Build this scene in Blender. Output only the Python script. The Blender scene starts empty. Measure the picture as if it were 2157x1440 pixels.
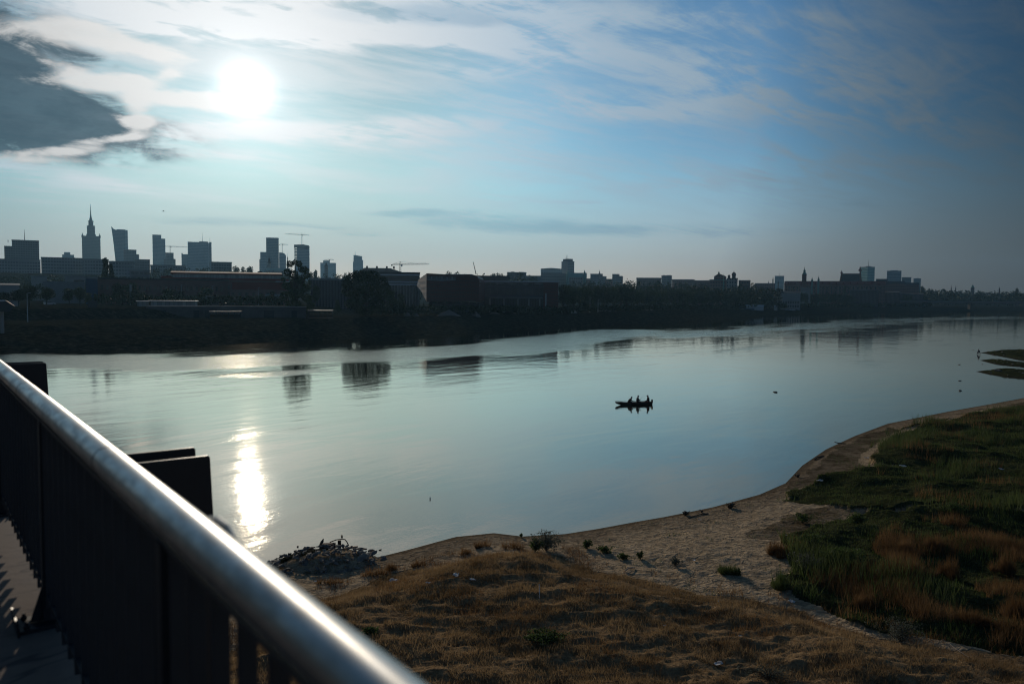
import bpy, math, random
import numpy as np
from mathutils import Vector, Matrix
R = math.radians
sc = bpy.context.scene
C = sc.collection
random.seed(4)
rng = np.random.default_rng(11)
PI = math.pi

# ---------------------------------------------------------------- camera
W, H, F = 2157.0, 1440.0, 1678.0
PITCH, ROLL, EYE = R(3.2), R(0.5), 14.0
cam = bpy.data.cameras.new('camera')
cam.sensor_width = 36.0
cam.lens = 36.0 * F / W
cam.clip_start, cam.clip_end = 0.05, 20000
cam.dof.use_dof = True
cam.dof.focus_distance = 140.0
cam.dof.aperture_fstop = 2.2
camo = bpy.data.objects.new('camera', cam)
C.objects.link(camo)
camo.matrix_world = (Matrix.Translation((0, 0, EYE)) @ Matrix.Rotation(R(90) - PITCH, 4, 'X') @ Matrix.Rotation(ROLL, 4, 'Z'))
sc.camera = camo

def ray(px, py):
    x = (px - W / 2) / F; y = -(py - H / 2) / F
    c, s = math.cos(ROLL), math.sin(ROLL)
    xr = x * c - y * s; yr = x * s + y * c
    d = np.array([xr, math.cos(PITCH) + yr * math.sin(PITCH), -math.sin(PITCH) + yr * math.cos(PITCH)])
    return d / d[1]
def at(px, py, D):
    d = ray(px, py) * D
    return Vector((d[0], d[1], d[2] + EYE))
def G(px, py, z=0.0):
    d = ray(px, py)
    k = (EYE - z) / -d[2]
    return (d[0] * k, d[1] * k)

# ---------------------------------------------------------------- exposure, sun
SUN_A, SUN_E = R(-18.28), R(13.49)
sdir = Vector((math.sin(SUN_A) * math.cos(SUN_E), math.cos(SUN_A) * math.cos(SUN_E), math.sin(SUN_E)))
sc.view_settings.view_transform = 'Standard'
sc.view_settings.look = 'None'
sc.view_settings.gamma = 1.0
sc.view_settings.use_curve_mapping = False
sc.view_settings.exposure = -1.3
EXPK = 2 ** 1.3
sl = bpy.data.lights.new('sun', 'SUN')
sl.energy = 4.0
sl.angle = R(0.9)
sl.color = (1.0, 0.86, 0.68)
so = bpy.data.objects.new('sun', sl)
C.objects.link(so)
so.location = sdir * 400
so.rotation_euler = (-sdir).to_track_quat('-Z', 'Y').to_euler()

sc.render.engine = 'CYCLES'
cy = sc.cycles
cy.use_denoising = True
cy.denoiser = 'OPENIMAGEDENOISE'
cy.filter_width = 1.15
cy.max_bounces = 6
cy.diffuse_bounces = 2
cy.glossy_bounces = 3
cy.transmission_bounces = 3
cy.transparent_max_bounces = 8
cy.volume_bounces = 0
cy.sample_clamp_indirect = 4.0
cy.sample_clamp_direct = 60.0

# ---------------------------------------------------------------- node helper
class S:
    nt = None
    def __init__(s, sock): s.s = sock
    @staticmethod
    def m(op, *a):
        n = S.nt.nodes.new('ShaderNodeMath'); n.operation = op
        for i, v in enumerate(a):
            if isinstance(v, S): S.nt.links.new(v.s, n.inputs[i])
            else: n.inputs[i].default_value = v
        return S(n.outputs[0])
    def __add__(s, o): return S.m('ADD', s, o)
    __radd__ = __add__
    def __sub__(s, o): return S.m('SUBTRACT', s, o)
    def __rsub__(s, o): return S.m('SUBTRACT', o, s)
    def __mul__(s, o): return S.m('MULTIPLY', s, o)
    __rmul__ = __mul__
    def __truediv__(s, o): return S.m('DIVIDE', s, o)
def mth(op, *a): return S.m(op, *a)
def sstep(x, a, b):
    n = S.nt.nodes.new('ShaderNodeMapRange'); n.interpolation_type = 'SMOOTHSTEP'
    S.nt.links.new(x.s, n.inputs[0]); n.inputs[1].default_value = a; n.inputs[2].default_value = b
    return S(n.outputs[0])
def comb(x, y, z):
    n = S.nt.nodes.new('ShaderNodeCombineXYZ')
    for i, v in enumerate((x, y, z)):
        if isinstance(v, S): S.nt.links.new(v.s, n.inputs[i])
        else: n.inputs[i].default_value = v
    return S(n.outputs[0])
def sepxyz(v):
    n = S.nt.nodes.new('ShaderNodeSeparateXYZ'); S.nt.links.new(v.s, n.inputs[0])
    return [S(o) for o in n.outputs]
def noise(v, scale=1, detail=5, rough=.5, dist=0.0, typ=None):
    n = S.nt.nodes.new('ShaderNodeTexNoise')
    if v is not None: S.nt.links.new(v.s, n.inputs['Vector'])
    n.inputs['Scale'].default_value = scale; n.inputs['Detail'].default_value = detail
    n.inputs['Roughness'].default_value = rough; n.inputs['Distortion'].default_value = dist
    return S(n.outputs[0])
def mixc(f, a, b):
    n = S.nt.nodes.new('ShaderNodeMix'); n.data_type = 'RGBA'
    for i, v in ((0, f), (6, a), (7, b)):
        if isinstance(v, S): S.nt.links.new(v.s, n.inputs[i])
        elif i == 0: n.inputs[i].default_value = v
        else: n.inputs[i].default_value = (*v[:3], 1)
    return S(n.outputs[2])
def vop(op, a, b):
    n = S.nt.nodes.new('ShaderNodeVectorMath'); n.operation = op
    for i, v in enumerate((a, b)):
        if isinstance(v, S): S.nt.links.new(v.s, n.inputs[i])
        elif op == 'SCALE' and i == 1: n.inputs[3].default_value = v
        else: n.inputs[i].default_value = v
    return S(n.outputs[1 if op == 'DOT_PRODUCT' else 0])
def vscale(a, k):
    n = S.nt.nodes.new('ShaderNodeVectorMath'); n.operation = 'SCALE'
    if isinstance(a, S): S.nt.links.new(a.s, n.inputs[0])
    else: n.inputs[0].default_value = a
    if isinstance(k, S): S.nt.links.new(k.s, n.inputs[3])
    else: n.inputs[3].default_value = k
    return S(n.outputs[0])

# ---------------------------------------------------------------- world: sky with clouds
w = bpy.data.worlds.new('World'); sc.world = w; w.use_nodes = True
nt = S.nt = w.node_tree
bgn = nt.nodes['Background']
sky = nt.nodes.new('ShaderNodeTexSky'); sky.sky_type = 'NISHITA'; sky.sun_disc = False
sky.sun_elevation = SUN_E; sky.sun_rotation = SUN_A; sky.dust_density = 1.0
tc = S(nt.nodes.new('ShaderNodeTexCoord').outputs['Generated'])
dx, dy, dz = sepxyz(tc)
cth = vop('DOT_PRODUCT', tc, tuple(sdir))
TH = mth('ARCCOSINE', mth('MINIMUM', cth, 0.999999)) * 57.2958
EL = mth('ARCSINE', dz) * 57.2958
AZ = mth('ARCTAN2', dx, dy) * 57.2958
def ae(px, py):
    d = ray(px, py); d = d / np.linalg.norm(d)
    return math.degrees(math.atan2(d[0], d[1])), math.degrees(math.asin(d[2]))
def blob(px, py, wx, wy, rot=0.0, amp=1.0):
    # soft patch of cloud at a fixed place on the dome, sizes in degrees
    a0, e0 = ae(px, py); c, s = math.cos(R(rot)), math.sin(R(rot))
    a, e = AZ - a0, EL - e0
    u = (a * c + e * s) * (1 / wx); v = (e * c - a * s) * (1 / wy)
    return mth('EXPONENT', (u * u + v * v) * -1.0) * amp
def sumn(l):
    r = l[0]
    for x in l[1:]: r = r + x
    return r
wv = (noise(comb(AZ * .05, EL * .09, 3.1), 1, 3, .5) - .5) * 4.0
n_big = noise(comb(AZ * .045, (EL + wv * .8 - AZ * .06) * .16, 0.7), 1, 6, .60)
n_fine = noise(comb((AZ + wv) * .20, (EL + wv * .5) * .70, 5.3), 1, 8, .64, .6)
n_cum = noise(comb(AZ * .30, EL * .62, 9.1), 1, 8, .64, .35)
pk = mth('DIVIDE', 1.0, mth('MAXIMUM', dz + .10, .03))
pl_ = comb((dx * .8 + dy * .6) * pk, (dy * .8 - dx * .6) * pk, 1.7)
n_pl = noise(vop('MULTIPLY', pl_, (1.3, 3.4, 1.0)), 1, 8, .62, .8)
n_st = noise(vop('MULTIPLY', pl_, (2.4, 10.0, 1.0)), 1, 7, .64, .8)
# clear-sky colour: Nishita, cooled and thinned away from the sun
hi = sstep(EL, 0.5, 9.0)
tint = mixc(hi, (.130, .170, .340), (.162, .352, .552))
fall = mth('MAXIMUM', mth('MINIMUM', mth('EXPONENT', (TH - 34) * -.075), 1.0), sstep(TH, 50, 78) * .60)
skyc = vscale(vop('MULTIPLY', S(sky.outputs[0]), tint), fall * (.84 + sstep(TH, 6, 21) * .72) * (1.0 - (1.0 - sstep(EL, 2, 12)) * (1.0 - sstep(TH, 10, 30)) * .34) * (1.0 - sstep(AZ * -1.0, 24, 36) * .30) * .1 * EXPK * .92)
skyc = vop('ADD', skyc, vscale((.150, .120, .090), (1.0 - sstep(EL, 2, 12)) * sstep(TH, 15, 32) * fall * EXPK))
skyc = vop('ADD', skyc, vscale((.14, .155, .17), (1.0 - sstep(EL, 1, 12)) * (1.0 - sstep(TH, 5, 30)) * .35 * EXPK))
lum = vop('DOT_PRODUCT', skyc, (.25, .6, .15))
skyc = mixc(mth('EXPONENT', TH * (-1 / 13.0)) * .52 + .03, skyc, vscale((.93, 1.0, 1.03), lum))
# level of the light scattered by thin cloud round the sun
gB = (.030 + mth('EXPONENT', TH * (-1 / 34.0)) * .84) * mth('MINIMUM', mth('EXPONENT', (TH - 31) * -.055), 1.0) * EXPK
wcol = mixc(sstep(TH, 5, 28), (.96, .985, 1.0), (.66, .89, 1.10))
# thin veil of cirrus
veil = sstep(n_big * .3 + n_pl * .45 + n_st * .25, .44, .62) * sstep(EL, 2, 10) * .50
col = mixc(veil, skyc, vscale(mixc(.15, wcol, (.96, .985, 1.0)), gB * 1.15))
def layer(col, bl, tex, base, gain, alpha, colr):
    # soft patches, torn into strands by the texture
    f = sumn([blob(*b_) for b_ in bl])
    a_ = mth('MINIMUM', f * (tex * gain + base), 1.0)
    a_ = sstep(a_, .0, 1.0) * alpha
    return mixc(a_, col, colr)
def layer2(col, bl, tex, amp, lo_, hi_, alpha, colr):
    f = sumn([blob(*b_) for b_ in bl])
    a_ = sstep(f + tex * amp * sstep(f, .02, .5), lo_, hi_) * alpha
    return mixc(a_, col, colr)
T1 = sstep(n_fine * .55 + n_st * .45, .40, .60)
T2 = sstep(n_pl * .5 + n_st * .25 + n_fine * .25, .40, .60)
# long bright cirrus over and beside the sun
tex_c = (n_fine - .5) * 1.0 + (n_st - .5) * .8
col = layer(col, [(620, 60, 15, 4.2, -2, 1.0), (300, 60, 9, 4.0, 0, .6)], T2, .0, .5, .55, vscale(wcol, gB * 1.0))
CIR = [(420, 20, 7, 1.3, 0, 1.0), (560, 62, 6.5, 1.0, -3, 1.15), (330, 50, 3.2, .8, -8, .8), (760, 55, 5.5, .7, 2, 1.0), (930, 78, 6.5, .75, -3, .95), (1120, 95, 6.5, 1.3, -8, .7), (560, -40, 16, 1.6, 0, 1.0), (1020, 150, 5, 1.0, -4, .45),
       (140, 20, 5, 1.2, 0, .55), (1220, 40, 8, .9, -4, .7)]
col = layer(col, CIR, T1, .34, 1.05, .95, vscale(wcol, gB * 1.22))
# pale low streaks under the sun
LOW = [(480, 268, 6.5, .55, 3, .85), (330, 292, 5, .5, 8, .75), (820, 275, 6.5, .75, 3, .62), (620, 295, 5.5, .5, -2, .6), (1000, 262, 6, .7, -2, .5), (420, 325, 7, .38, 2, .5), (870, 300, 5, .4, 0, .35), (100, 362, 5.5, .5, -6, .6), (860, 398, 5, .22, 1, .40), (1200, 426, 4, .16, 0, .55), (250, 400, 9, .5, 0, .25)]
col = layer(col, LOW, T1, .40, 1.0, .85, vscale(wcol, gB * 1.20))
# broad faint fans on the right
FAN = [(1190, 215, 6.5, 1.0, -4, .55), (1400, 235, 6, .8, 2, .5), (1330, 120, 7, 1.8, -16, .42), (1560, 180, 7, 2.2, -22, .5), (1720, 110, 6, 1.6, -24, .46), (1820, 230, 7, 1.7, -20, .45), (1970, 140, 6, 1.4, -24, .25), (1420, 40, 8, .8, -8, .45), (1650, 30, 7, .7, -10, .36),
       (1450, 385, 7, .8, 3, .36), (1625, 352, 1.6, .9, 40, .30), (1100, 330, 8, .7, 0, .25), (1900, 360, 9, 1.0, -8, .3), (2060, 270, 5, 1.2, -16, .2)]
col = layer(col, FAN, T2, .25, 1.35, .85, vscale(mixc(.15, wcol, (.96, .985, 1.0)), gB * 1.2))
# heavier broken cloud at the left: grey body
DRK = [(70, 268, 7.2, 1.45, -3, 1.35), (-40, 225, 6.0, 2.2, 0, 1.0), (20, 130, 3.6, 2.0, -30, .85), (-60, 60, 5, 2.4, 0, .7), (190, 250, 3.6, .9, -4, .8), (140, 215, 3.5, .5, 4, .5), (200, 120, 3.5, .35, -12, .4)]
dtx = sstep(n_cum * .5 + n_fine * .5, .38, .62)
col = layer2(col, DRK, (n_cum - .5) * 1.0 + (n_fine - .5) * 1.0, 2.3, .06, 1.05, .94, mixc(dtx, vscale((.08, .22, .345), gB * .36), vscale((.16, .31, .43), gB * .44)))
# sunlit tongues and rims in front of it
PUF = [(300, 102, 3.4, .55, -9, 1.0), (200, 92, 4.5, .7, -4, .8), (110, 130, 3.0, .5, -20, .55), (180, 170, 3.6, .55, 4, .95), (270, 172, 2.6, .55, 10, .9), (360, 155, .9, .35, 10, .9), (350, 212, 2.3, .45, 6, 1.0), (415, 208, 2.0, .5, 0, 1.3), (455, 225, 1.6, .5, 0, 1.0), (285, 232, .9, 1.2, 10, .85), (300, 262, 1.6, .6, 20, .8),
       (250, 292, 2.6, .28, 10, .95), (150, 318, 4.0, .32, 8, .9), (60, 338, 4, .25, 4, .7), (60, 55, 4.5, .7, 8, .6), (215, 222, 1.6, .35, -30, .5)]
col = layer2(col, PUF, (n_cum - .5) * 1.2 + (n_fine - .5) * .8, 1.9, .34, 1.10, .88, vscale((1.0, .985, .96), gB * 1.16))
# low grey-blue bars towards the horizon, a darker one at the top
BAR = [(1010, 466, 8, .7, -2, .6), (1250, 480, 8, .45, 0, .6), (880, 448, 4, .3, 3, .5), (430, 468, 4.5, .3, 0, .6), (640, 474, 5, .25, -3, .6), (880, 28, 6.5, .8, 3, .75), (1010, 45, 4, .4, 0, .5), (1720, 430, 12, .5, -2, .25), (1500, 492, 9, .4, 0, .4), (760, 495, 4, .2, 0, .4)]
f_ = sumn([blob(*b_) for b_ in BAR])
lf = sstep(f_ + tex_c * 1.1 * sstep(f_, .02, .4), .15, .95) * .62
col = mixc(lf, col, vop('MULTIPLY', col, (.50, .66, .78)))
# glow of the sun through thin cloud
glow = (mth('EXPONENT', (TH * TH) * (-1 / 1.9)) * 2.2 + mth('EXPONENT', TH * (-1 / 4.2)) * .40) * EXPK * .55
col = vop('ADD', col, vscale((1.0, .985, .965), glow))
nt.links.new(col.s, bgn.inputs[0])
bgn.inputs[1].default_value = 1.0
w.cycles.sampling_method = 'MANUAL'
w.cycles.sample_map_resolution = 2048

# ---------------------------------------------------------------- materials
MT = {}
def mat(name):
    m = bpy.data.materials.new(name); m.use_nodes = True
    S.nt = m.node_tree
    MT[name] = m
    return m, m.node_tree.nodes['Principled BSDF']
def objco(): return S(S.nt.nodes.new('ShaderNodeTexCoord').outputs['Object'])
def geoco(): return S(S.nt.nodes.new('ShaderNodeNewGeometry').outputs['Position'])
def setin(b, name, v):
    if isinstance(v, S): S.nt.links.new(v.s, b.inputs[name])
    elif isinstance(v, (tuple, list)): b.inputs[name].default_value = (*v[:3], 1)
    else: b.inputs[name].default_value = v
def bump(h, strength=.5, dist=.1, normal=None):
    n = S.nt.nodes.new('ShaderNodeBump'); n.inputs['Strength'].default_value = strength; n.inputs['Distance'].default_value = dist
    S.nt.links.new(h.s, n.inputs['Height'])
    if normal: S.nt.links.new(normal.s, n.inputs['Normal'])
    return S(n.outputs[0])
def simple(name, col, rough=.8, var=.25, scale=2.0, metal=0.0, bmp=0.0, spec=.3):
    m, b = mat(name)
    n = noise(objco(), scale, 5, .6)
    k = 1 - var + n * (2 * var)
    setin(b, 'Base Color', vscale(tuple(col), k)); setin(b, 'Roughness', rough); setin(b, 'Metallic', metal)
    b.inputs['Specular IOR Level'].default_value = spec
    if bmp: setin(b, 'Normal', bump(noise(objco(), scale * 4, 4, .6), .5, bmp))
    return m
def facade(name, wall, glass, fh=3.4, bw=3.2, gz=.55, gx=.7, gr=.18):
    # storeys and bays repeated over a wall
    m, b = mat(name)
    x, y, z = sepxyz(objco())
    def inside(v, p, frac):
        f = mth('FRACT', v * (1 / p) + 50.0)
        return mth('LESS_THAN', f, frac)
    wx = mth('MAXIMUM', inside(x, bw, gx) * 1.0, 0.0)
    wz = inside(z, fh, gz)
    k = wx * wz
    n = noise(objco(), .15, 4, .6)
    wc = vscale(tuple(wall), .8 + n * .4)
    cell = noise(comb(mth('FLOOR', x * (1 / bw)), mth('FLOOR', z * (1 / fh)), 1.0), 1.7, 1)
    gc = vscale(tuple(glass), .5 + cell)
    setin(b, 'Base Color', mixc(k, wc, gc))
    setin(b, 'Roughness', (1 - k) * (.85 - gr) + gr)
    return m
simple('concrete', (.27, .27, .265), .9, .3, .4, bmp=.02)
simple('pale_render', (.36, .345, .32), .9, .2, .2)
simple('brick', (.24, .12, .10), .9, .25, .5)
simple('red_roof', (.24, .045, .035), .85, .3, .3)
simple('dark_roof', (.05, .045, .05), .8, .3, .3)
simple('green_roof', (.16, .32, .28), .7, .3, .3)
simple('tan_sheet', (.30, .22, .17), .45, .2, .3)
simple('white_metal', (.6, .62, .63), .45, .1, 1)
simple('steel_dark', (.05, .055, .06), .5, .2, 2, metal=.5)
simple('crane_steel', (.12, .12, .11), .6, .2, 2)
simple('blue_panel', (.02, .07, .14), .6, .2, 1)
simple('stone_wall', (.12, .11, .105), .95, .35, .5, bmp=.05)
simple('quay_wall', (.20, .20, .22), .9, .3, .3, bmp=.04)
simple('window_dark', (.025, .03, .035), .15, .3, .4, spec=.6)
simple('bark', (.06, .05, .04), .9, .3, 3)
simple('rubble', (.20, .17, .145), .92, .45, .9, bmp=.04)
simple('rubble_pale', (.30, .26, .21), .9, .35, .9, bmp=.04)
simple('wood_wet', (.05, .035, .022), .7, .35, 6, bmp=.01)
simple('wood_block', (.10, .05, .03), .8, .3, 4, bmp=.01)
simple('pipe', (.20, .14, .10), .6, .3, 4)
simple('hull', (.05, .04, .03), .6, .4, 5)
simple('hull_red', (.16, .03, .02), .5, .3, 5)
simple('skin', (.30, .17, .12), .6, .1, 5)
simple('cloth_dark', (.03, .03, .035), .95, .3, 9)
simple('cloth_brown', (.06, .04, .03), .95, .3, 9)
simple('cloth_grey', (.07, .07, .075), .95, .3, 9)
simple('feather', (.02, .02, .022), .6, .3, 20)
simple('gull_feather', (.35, .35, .36), .7, .3, 20)
simple('paper', (.75, .73, .70), .9, .1, 10)
simple('car_paint_white', (.65, .65, .66), .25, .05, 3, spec=.6)
simple('car_paint_dark', (.08, .08, .10), .25, .05, 3, spec=.6)
simple('tyre', (.02, .02, .02), .9, .1, 3)
simple('anchor_plate', (.045, .048, .052), .42, .25, 3, metal=.3, bmp=.002)
simple('baluster_paint', (.05, .055, .06), .5, .25, 6, metal=.2, bmp=.001)
simple('post_paint', (.03, .033, .037), .5, .25, 6, metal=.2)
facade('slab_facade', (.15, .15, .165), (.05, .06, .07), 3.3, 3.0, .5, .75)
facade('slab_facade_light', (.24, .255, .27), (.09, .10, .115), 3.4, 2.6, .5, .72)
facade('tower_stone', (.16, .15, .14), (.06, .06, .06), 4.0, 2.2, .65, .42)
facade('tower_glass', (.16, .23, .28), (.06, .12, .17), 3.7, 1.6, .8, .85, .12)
facade('tower_glass_pale', (.26, .33, .38), (.11, .18, .23), 3.7, 1.8, .6, .8, .15)
facade('tower_green', (.25, .48, .45), (.08, .30, .28), 3.7, 1.8, .6, .8, .15)
facade('tower_frame', (.22, .24, .25), (.03, .04, .05), 3.9, 4.5, .55, .7)
facade('old_facade', (.24, .13, .11), (.05, .05, .05), 4.2, 3.4, .45, .42)
facade('old_facade_pale', (.32, .30, .28), (.05, .05, .06), 4.2, 3.2, .5, .42)
facade('ribbed_dark', (.055, .055, .075), (.025, .025, .035), 30, 1.6, .99, .5)
facade('museum_red', (.14, .042, .035), (.09, .034, .03), 2.0, 1.2, .5, .6, .5)
facade('museum_side', (.22, .17, .18), (.17, .13, .14), 3.0, 1.5, .5, .85, .4)
facade('museum_grid', (.06, .055, .07), (.02, .025, .04), 5.0, 4.0, .75, .85)
facade('glass_pavilion_wall', (.20, .22, .21), (.28, .31, .30), 6, 1.5, .9, .8, .2)
facade('clad_white', (.45, .45, .44), (.14, .14, .15), 7, 5, .45, .6)

def leafmat(name, c1, c2, trans=.35, sc_=.25):
    m = bpy.data.materials.new(name); m.use_nodes = True; MT[name] = m
    S.nt = m.node_tree; b = m.node_tree.nodes['Principled BSDF']
    n = noise(geoco(), sc_, 3, .6)
    n2 = noise(geoco(), sc_ * 9, 2, .6)
    c = mixc(sstep(n * .6 + n2 * .4, .35, .65), c1, c2)
    setin(b, 'Base Color', c); setin(b, 'Roughness', .75); b.inputs['Specular IOR Level'].default_value = .25
    t = m.node_tree.nodes.new('ShaderNodeBsdfTranslucent'); m.node_tree.links.new(c.s, t.inputs[0])
    mx = m.node_tree.nodes.new('ShaderNodeMixShader'); mx.inputs[0].default_value = trans
    m.node_tree.links.new(b.outputs[0], mx.inputs[1]); m.node_tree.links.new(t.outputs[0], mx.inputs[2])
    m.node_tree.links.new(mx.outputs[0], m.node_tree.nodes['Material Output'].inputs[0])
    return m
leafmat('leaves_dark', (.020, .034, .014), (.045, .066, .026), .10)
leafmat('leaves_mid', (.028, .046, .016), (.058, .085, .030), .14)
leafmat('weed_leaves', (.05, .085, .024), (.11, .15, .045), .4, .8)
leafmat('green_blades', (.045, .080, .020), (.13, .155, .05), .4, .35)
leafmat('dry_blades', (.13, .068, .026), (.27, .155, .065), .45, .5)
leafmat('hay', (.16, .105, .05), (.46, .31, .155), .40, .24)
leafmat('grey_leaves', (.09, .10, .075), (.17, .18, .14), .35, 2.0)

# brushed steel tube of the handrail
m, b = mat('rail_steel')
o = objco(); x, y, z = sepxyz(o)
st = noise(comb(x * 60, y * 1.2, z * 60), 1, 4, .6)
sm0 = noise(comb(x * 9, y * 3.4, z * 9), 1, 6, .62, .6)
sm = sstep(sm0 * .7 + noise(comb(x * 40, y * 14, z * 40), 1, 3, .6) * .3, .30, .68)
setin(b, 'Base Color', vscale((.53, .52, .50), .62 + sm * .45)); setin(b, 'Metallic', 1.0)
setin(b, 'Roughness', .46 - sm * .18)
setin(b, 'Normal', bump(st, .12, .002))

# footway of the bridge
m, b = mat('footway')
o = objco(); x, y, z = sepxyz(o)
n1 = noise(o, 1.4, 6, .65); n2 = noise(o, 14, 5, .7); n3 = noise(comb(x * 1.5, y * 8, 0), 1, 4, .6)
crack = 1 - sstep(mth('ABSOLUTE', noise(comb(x * .6, y * 1.6, 4), 1.2, 3, .5, .6) - .5), 0.0, .012)
c = mixc(n1, (.17, .12, .09), (.30, .225, .175))
c = mixc(sstep(n3, .45, .75) * .6, c, (.17, .13, .11))
c = mixc(crack * .8, c, (.06, .05, .05))
setin(b, 'Base Color', vscale(c, .8 + n2 * .4)); setin(b, 'Roughness', .9)
setin(b, 'Normal', bump(n2, .5, .006))

# river
m = bpy.data.materials.new('river_water'); m.use_nodes = True; MT['river_water'] = m
nt = S.nt = m.node_tree
for n in list(nt.nodes): nt.nodes.remove(n)
out = nt.nodes.new('ShaderNodeOutputMaterial')
pos = geoco(); x, y, z = sepxyz(pos)
ca, sa = math.cos(R(36)), math.sin(R(36))     # the current runs along the far bank
fl = x * sa + y * ca; cr = x * ca - y * sa
big = noise(comb(fl * .006, cr * .03, 0), 1, 4, .6, .8)
band = noise(comb(fl * .018, cr * .07, 3.0), 1, 5, .6, .35)
ra = S.nt.nodes.new('ShaderNodeVertexColor'); ra.layer_name = 'ripple'
rpl = sepxyz(S(ra.outputs[0]))[0]
fast = sstep(cr * -1.0, 150, 238)          # livelier water beside the far bank
calm = mth('MAXIMUM', sstep(big * .45 + band * .55, .52, .72) * .5, sstep(rpl + (band - .5) * 1.2, .25, .7) * 1.25)
r1 = noise(comb(fl * .55, cr * 1.3, 0), 1, 3, .55, .6)
r2 = noise(comb(fl * 3.2, cr * 5.0, 7), 1, 3, .6, .4)
r3 = noise(comb(fl * .12, cr * .3, 4), 1, 2, .5, .5)
swirl = noise(comb(fl * .05, cr * .10, 11), 1, 2, .5, .8)
hgt = r1 * (.0055 + calm * .052) + r2 * (.0032 + calm * .030) + r3 * .03 + swirl * .05
nrm = bump(hgt, 1.0, 1.0)
gl = nt.nodes.new('ShaderNodeBsdfGlossy'); gl.distribution = 'GGX'
gl.inputs['Color'].default_value = (1.0, .93, .80, 1); gl.inputs['Roughness'].default_value = .030
nt.links.new(nrm.s, gl.inputs['Normal'])
df_ = nt.nodes.new('ShaderNodeBsdfDiffuse'); df_.inputs[0].default_value = (.075, .07, .045, 1)
lw = nt.nodes.new('ShaderNodeFresnel'); lw.inputs[0].default_value = 1.33
fac = mth('MINIMUM', S(lw.outputs[0]) * 1.38 + .13, .98)
mx = nt.nodes.new('ShaderNodeMixShader'); nt.links.new(fac.s, mx.inputs[0])
nt.links.new(df_.outputs[0], mx.inputs[1]); nt.links.new(gl.outputs[0], mx.inputs[2])
nt.links.new(mx.outputs[0], out.inputs[0])

# ground: sand, hay, green cover, dark bank, from masks stored on the sheet
m, b = mat('bank_ground')
at_ = S.nt.nodes.new('ShaderNodeVertexColor'); at_.layer_name = 'cover'
mr, mg, mb_ = [S(o) for o in (lambda n: (S.nt.links.new(at_.outputs[0], n.inputs[0]), n.outputs)[1])(S.nt.nodes.new('ShaderNodeSeparateColor'))]
ma = S(at_.outputs[1])
p = geoco(); px_, py_, pz_ = sepxyz(p)
n1 = noise(p, .35, 6, .65); n2 = noise(p, 2.2, 5, .65); n3 = noise(p, 8.0, 4, .7)
foot = noise(comb(px_ * 2.2, py_ * 2.6, 0), 1, 3, .6, 1.2)
foot2 = noise(comb(px_ * 6, py_ * 7, 5), 1, 3, .6, .5)
sand = mixc(n1, (.44, .32, .20), (.62, .47, .31))
sand = vscale(sand, .66 + sstep(foot, .38, .60) * .46)  # shade of the footprint hollows put into the sand colour
hay = mixc(sstep(n2 * .5 + n3 * .5, .35, .65), (.19, .12, .062), (.42, .275, .145))
grn = mixc(sstep(n2 * .5 + n1 * .5, .4, .62), (.035, .040, .016), (.075, .080, .034))
drt = mixc(sstep(n2 * .4 + n1 * .6, .4, .6), (.12, .088, .05), (.30, .23, .155))
nf = noise(comb(px_ * .5, py_ * 1.2, 2), 1, 5, .7)
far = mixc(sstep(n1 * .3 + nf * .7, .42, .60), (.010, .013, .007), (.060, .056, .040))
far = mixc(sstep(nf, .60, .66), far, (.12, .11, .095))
e = (n2 - .5) * .9 + (n3 - .5) * .5
c = mixc(sstep(mb_ + e * 1.7, .10, .90), sand, drt)
c = mixc(sstep(mg + e * 1.4, .2, .8), c, grn)
c = mixc(sstep(mr + e * .7, .35, .65), c, hay)
wet = 1 - sstep(pz_ + (n2 - .5) * .16 + (n1 - .5) * .12, .03, .26)
c = mixc(wet * .75, c, (.05, .037, .024))
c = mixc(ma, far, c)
setin(b, 'Base Color', c); setin(b, 'Roughness', 1.0); b.inputs['Specular IOR Level'].default_value = 0.0
hh = foot * (1 - mr) * .30 + foot2 * .07 + n3 * .03 + n2 * mr * .12
setin(b, 'Normal', bump(hh, .9, 1.0))

# ---------------------------------------------------------------- mesh helpers
def npmesh(name, V, Fc, smooth=False):
    V = np.asarray(V, np.float32); Fc = np.asarray(Fc, np.int32); k = Fc.shape[1]
    me = bpy.data.meshes.new(name)
    me.vertices.add(len(V)); me.vertices.foreach_set('co', V.ravel())
    me.loops.add(Fc.size); me.loops.foreach_set('vertex_index', Fc.ravel())
    me.polygons.add(len(Fc))
    me.polygons.foreach_set('loop_start', np.arange(0, Fc.size, k, dtype=np.int32))
    me.polygons.foreach_set('loop_total', np.full(len(Fc), k, np.int32))
    me.polygons.foreach_set('use_smooth', np.full(len(Fc), smooth, bool))
    me.update(calc_edges=True)
    return me
def link(name, me, m=None, parent=None, loc=None):
    o = bpy.data.objects.new(name, me)
    if m: me.materials.append(MT[m])
    C.objects.link(o)
    if parent: o.parent = parent
    if loc is not None: o.location = loc
    return o
def tag(o, label=None, cat=None, group=None, kind=None):
    if label: o['label'] = label
    if cat: o['category'] = cat
    if group: o['group'] = group
    if kind: o['kind'] = kind
    return o
def thing(name, label, cat, loc=(0, 0, 0), rz=0.0, group=None):
    o = bpy.data.objects.new(name, None); C.objects.link(o)
    o.empty_display_size = .5
    o.location = loc; o.rotation_euler = (0, 0, rz)
    return tag(o, label, cat, group)
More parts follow.
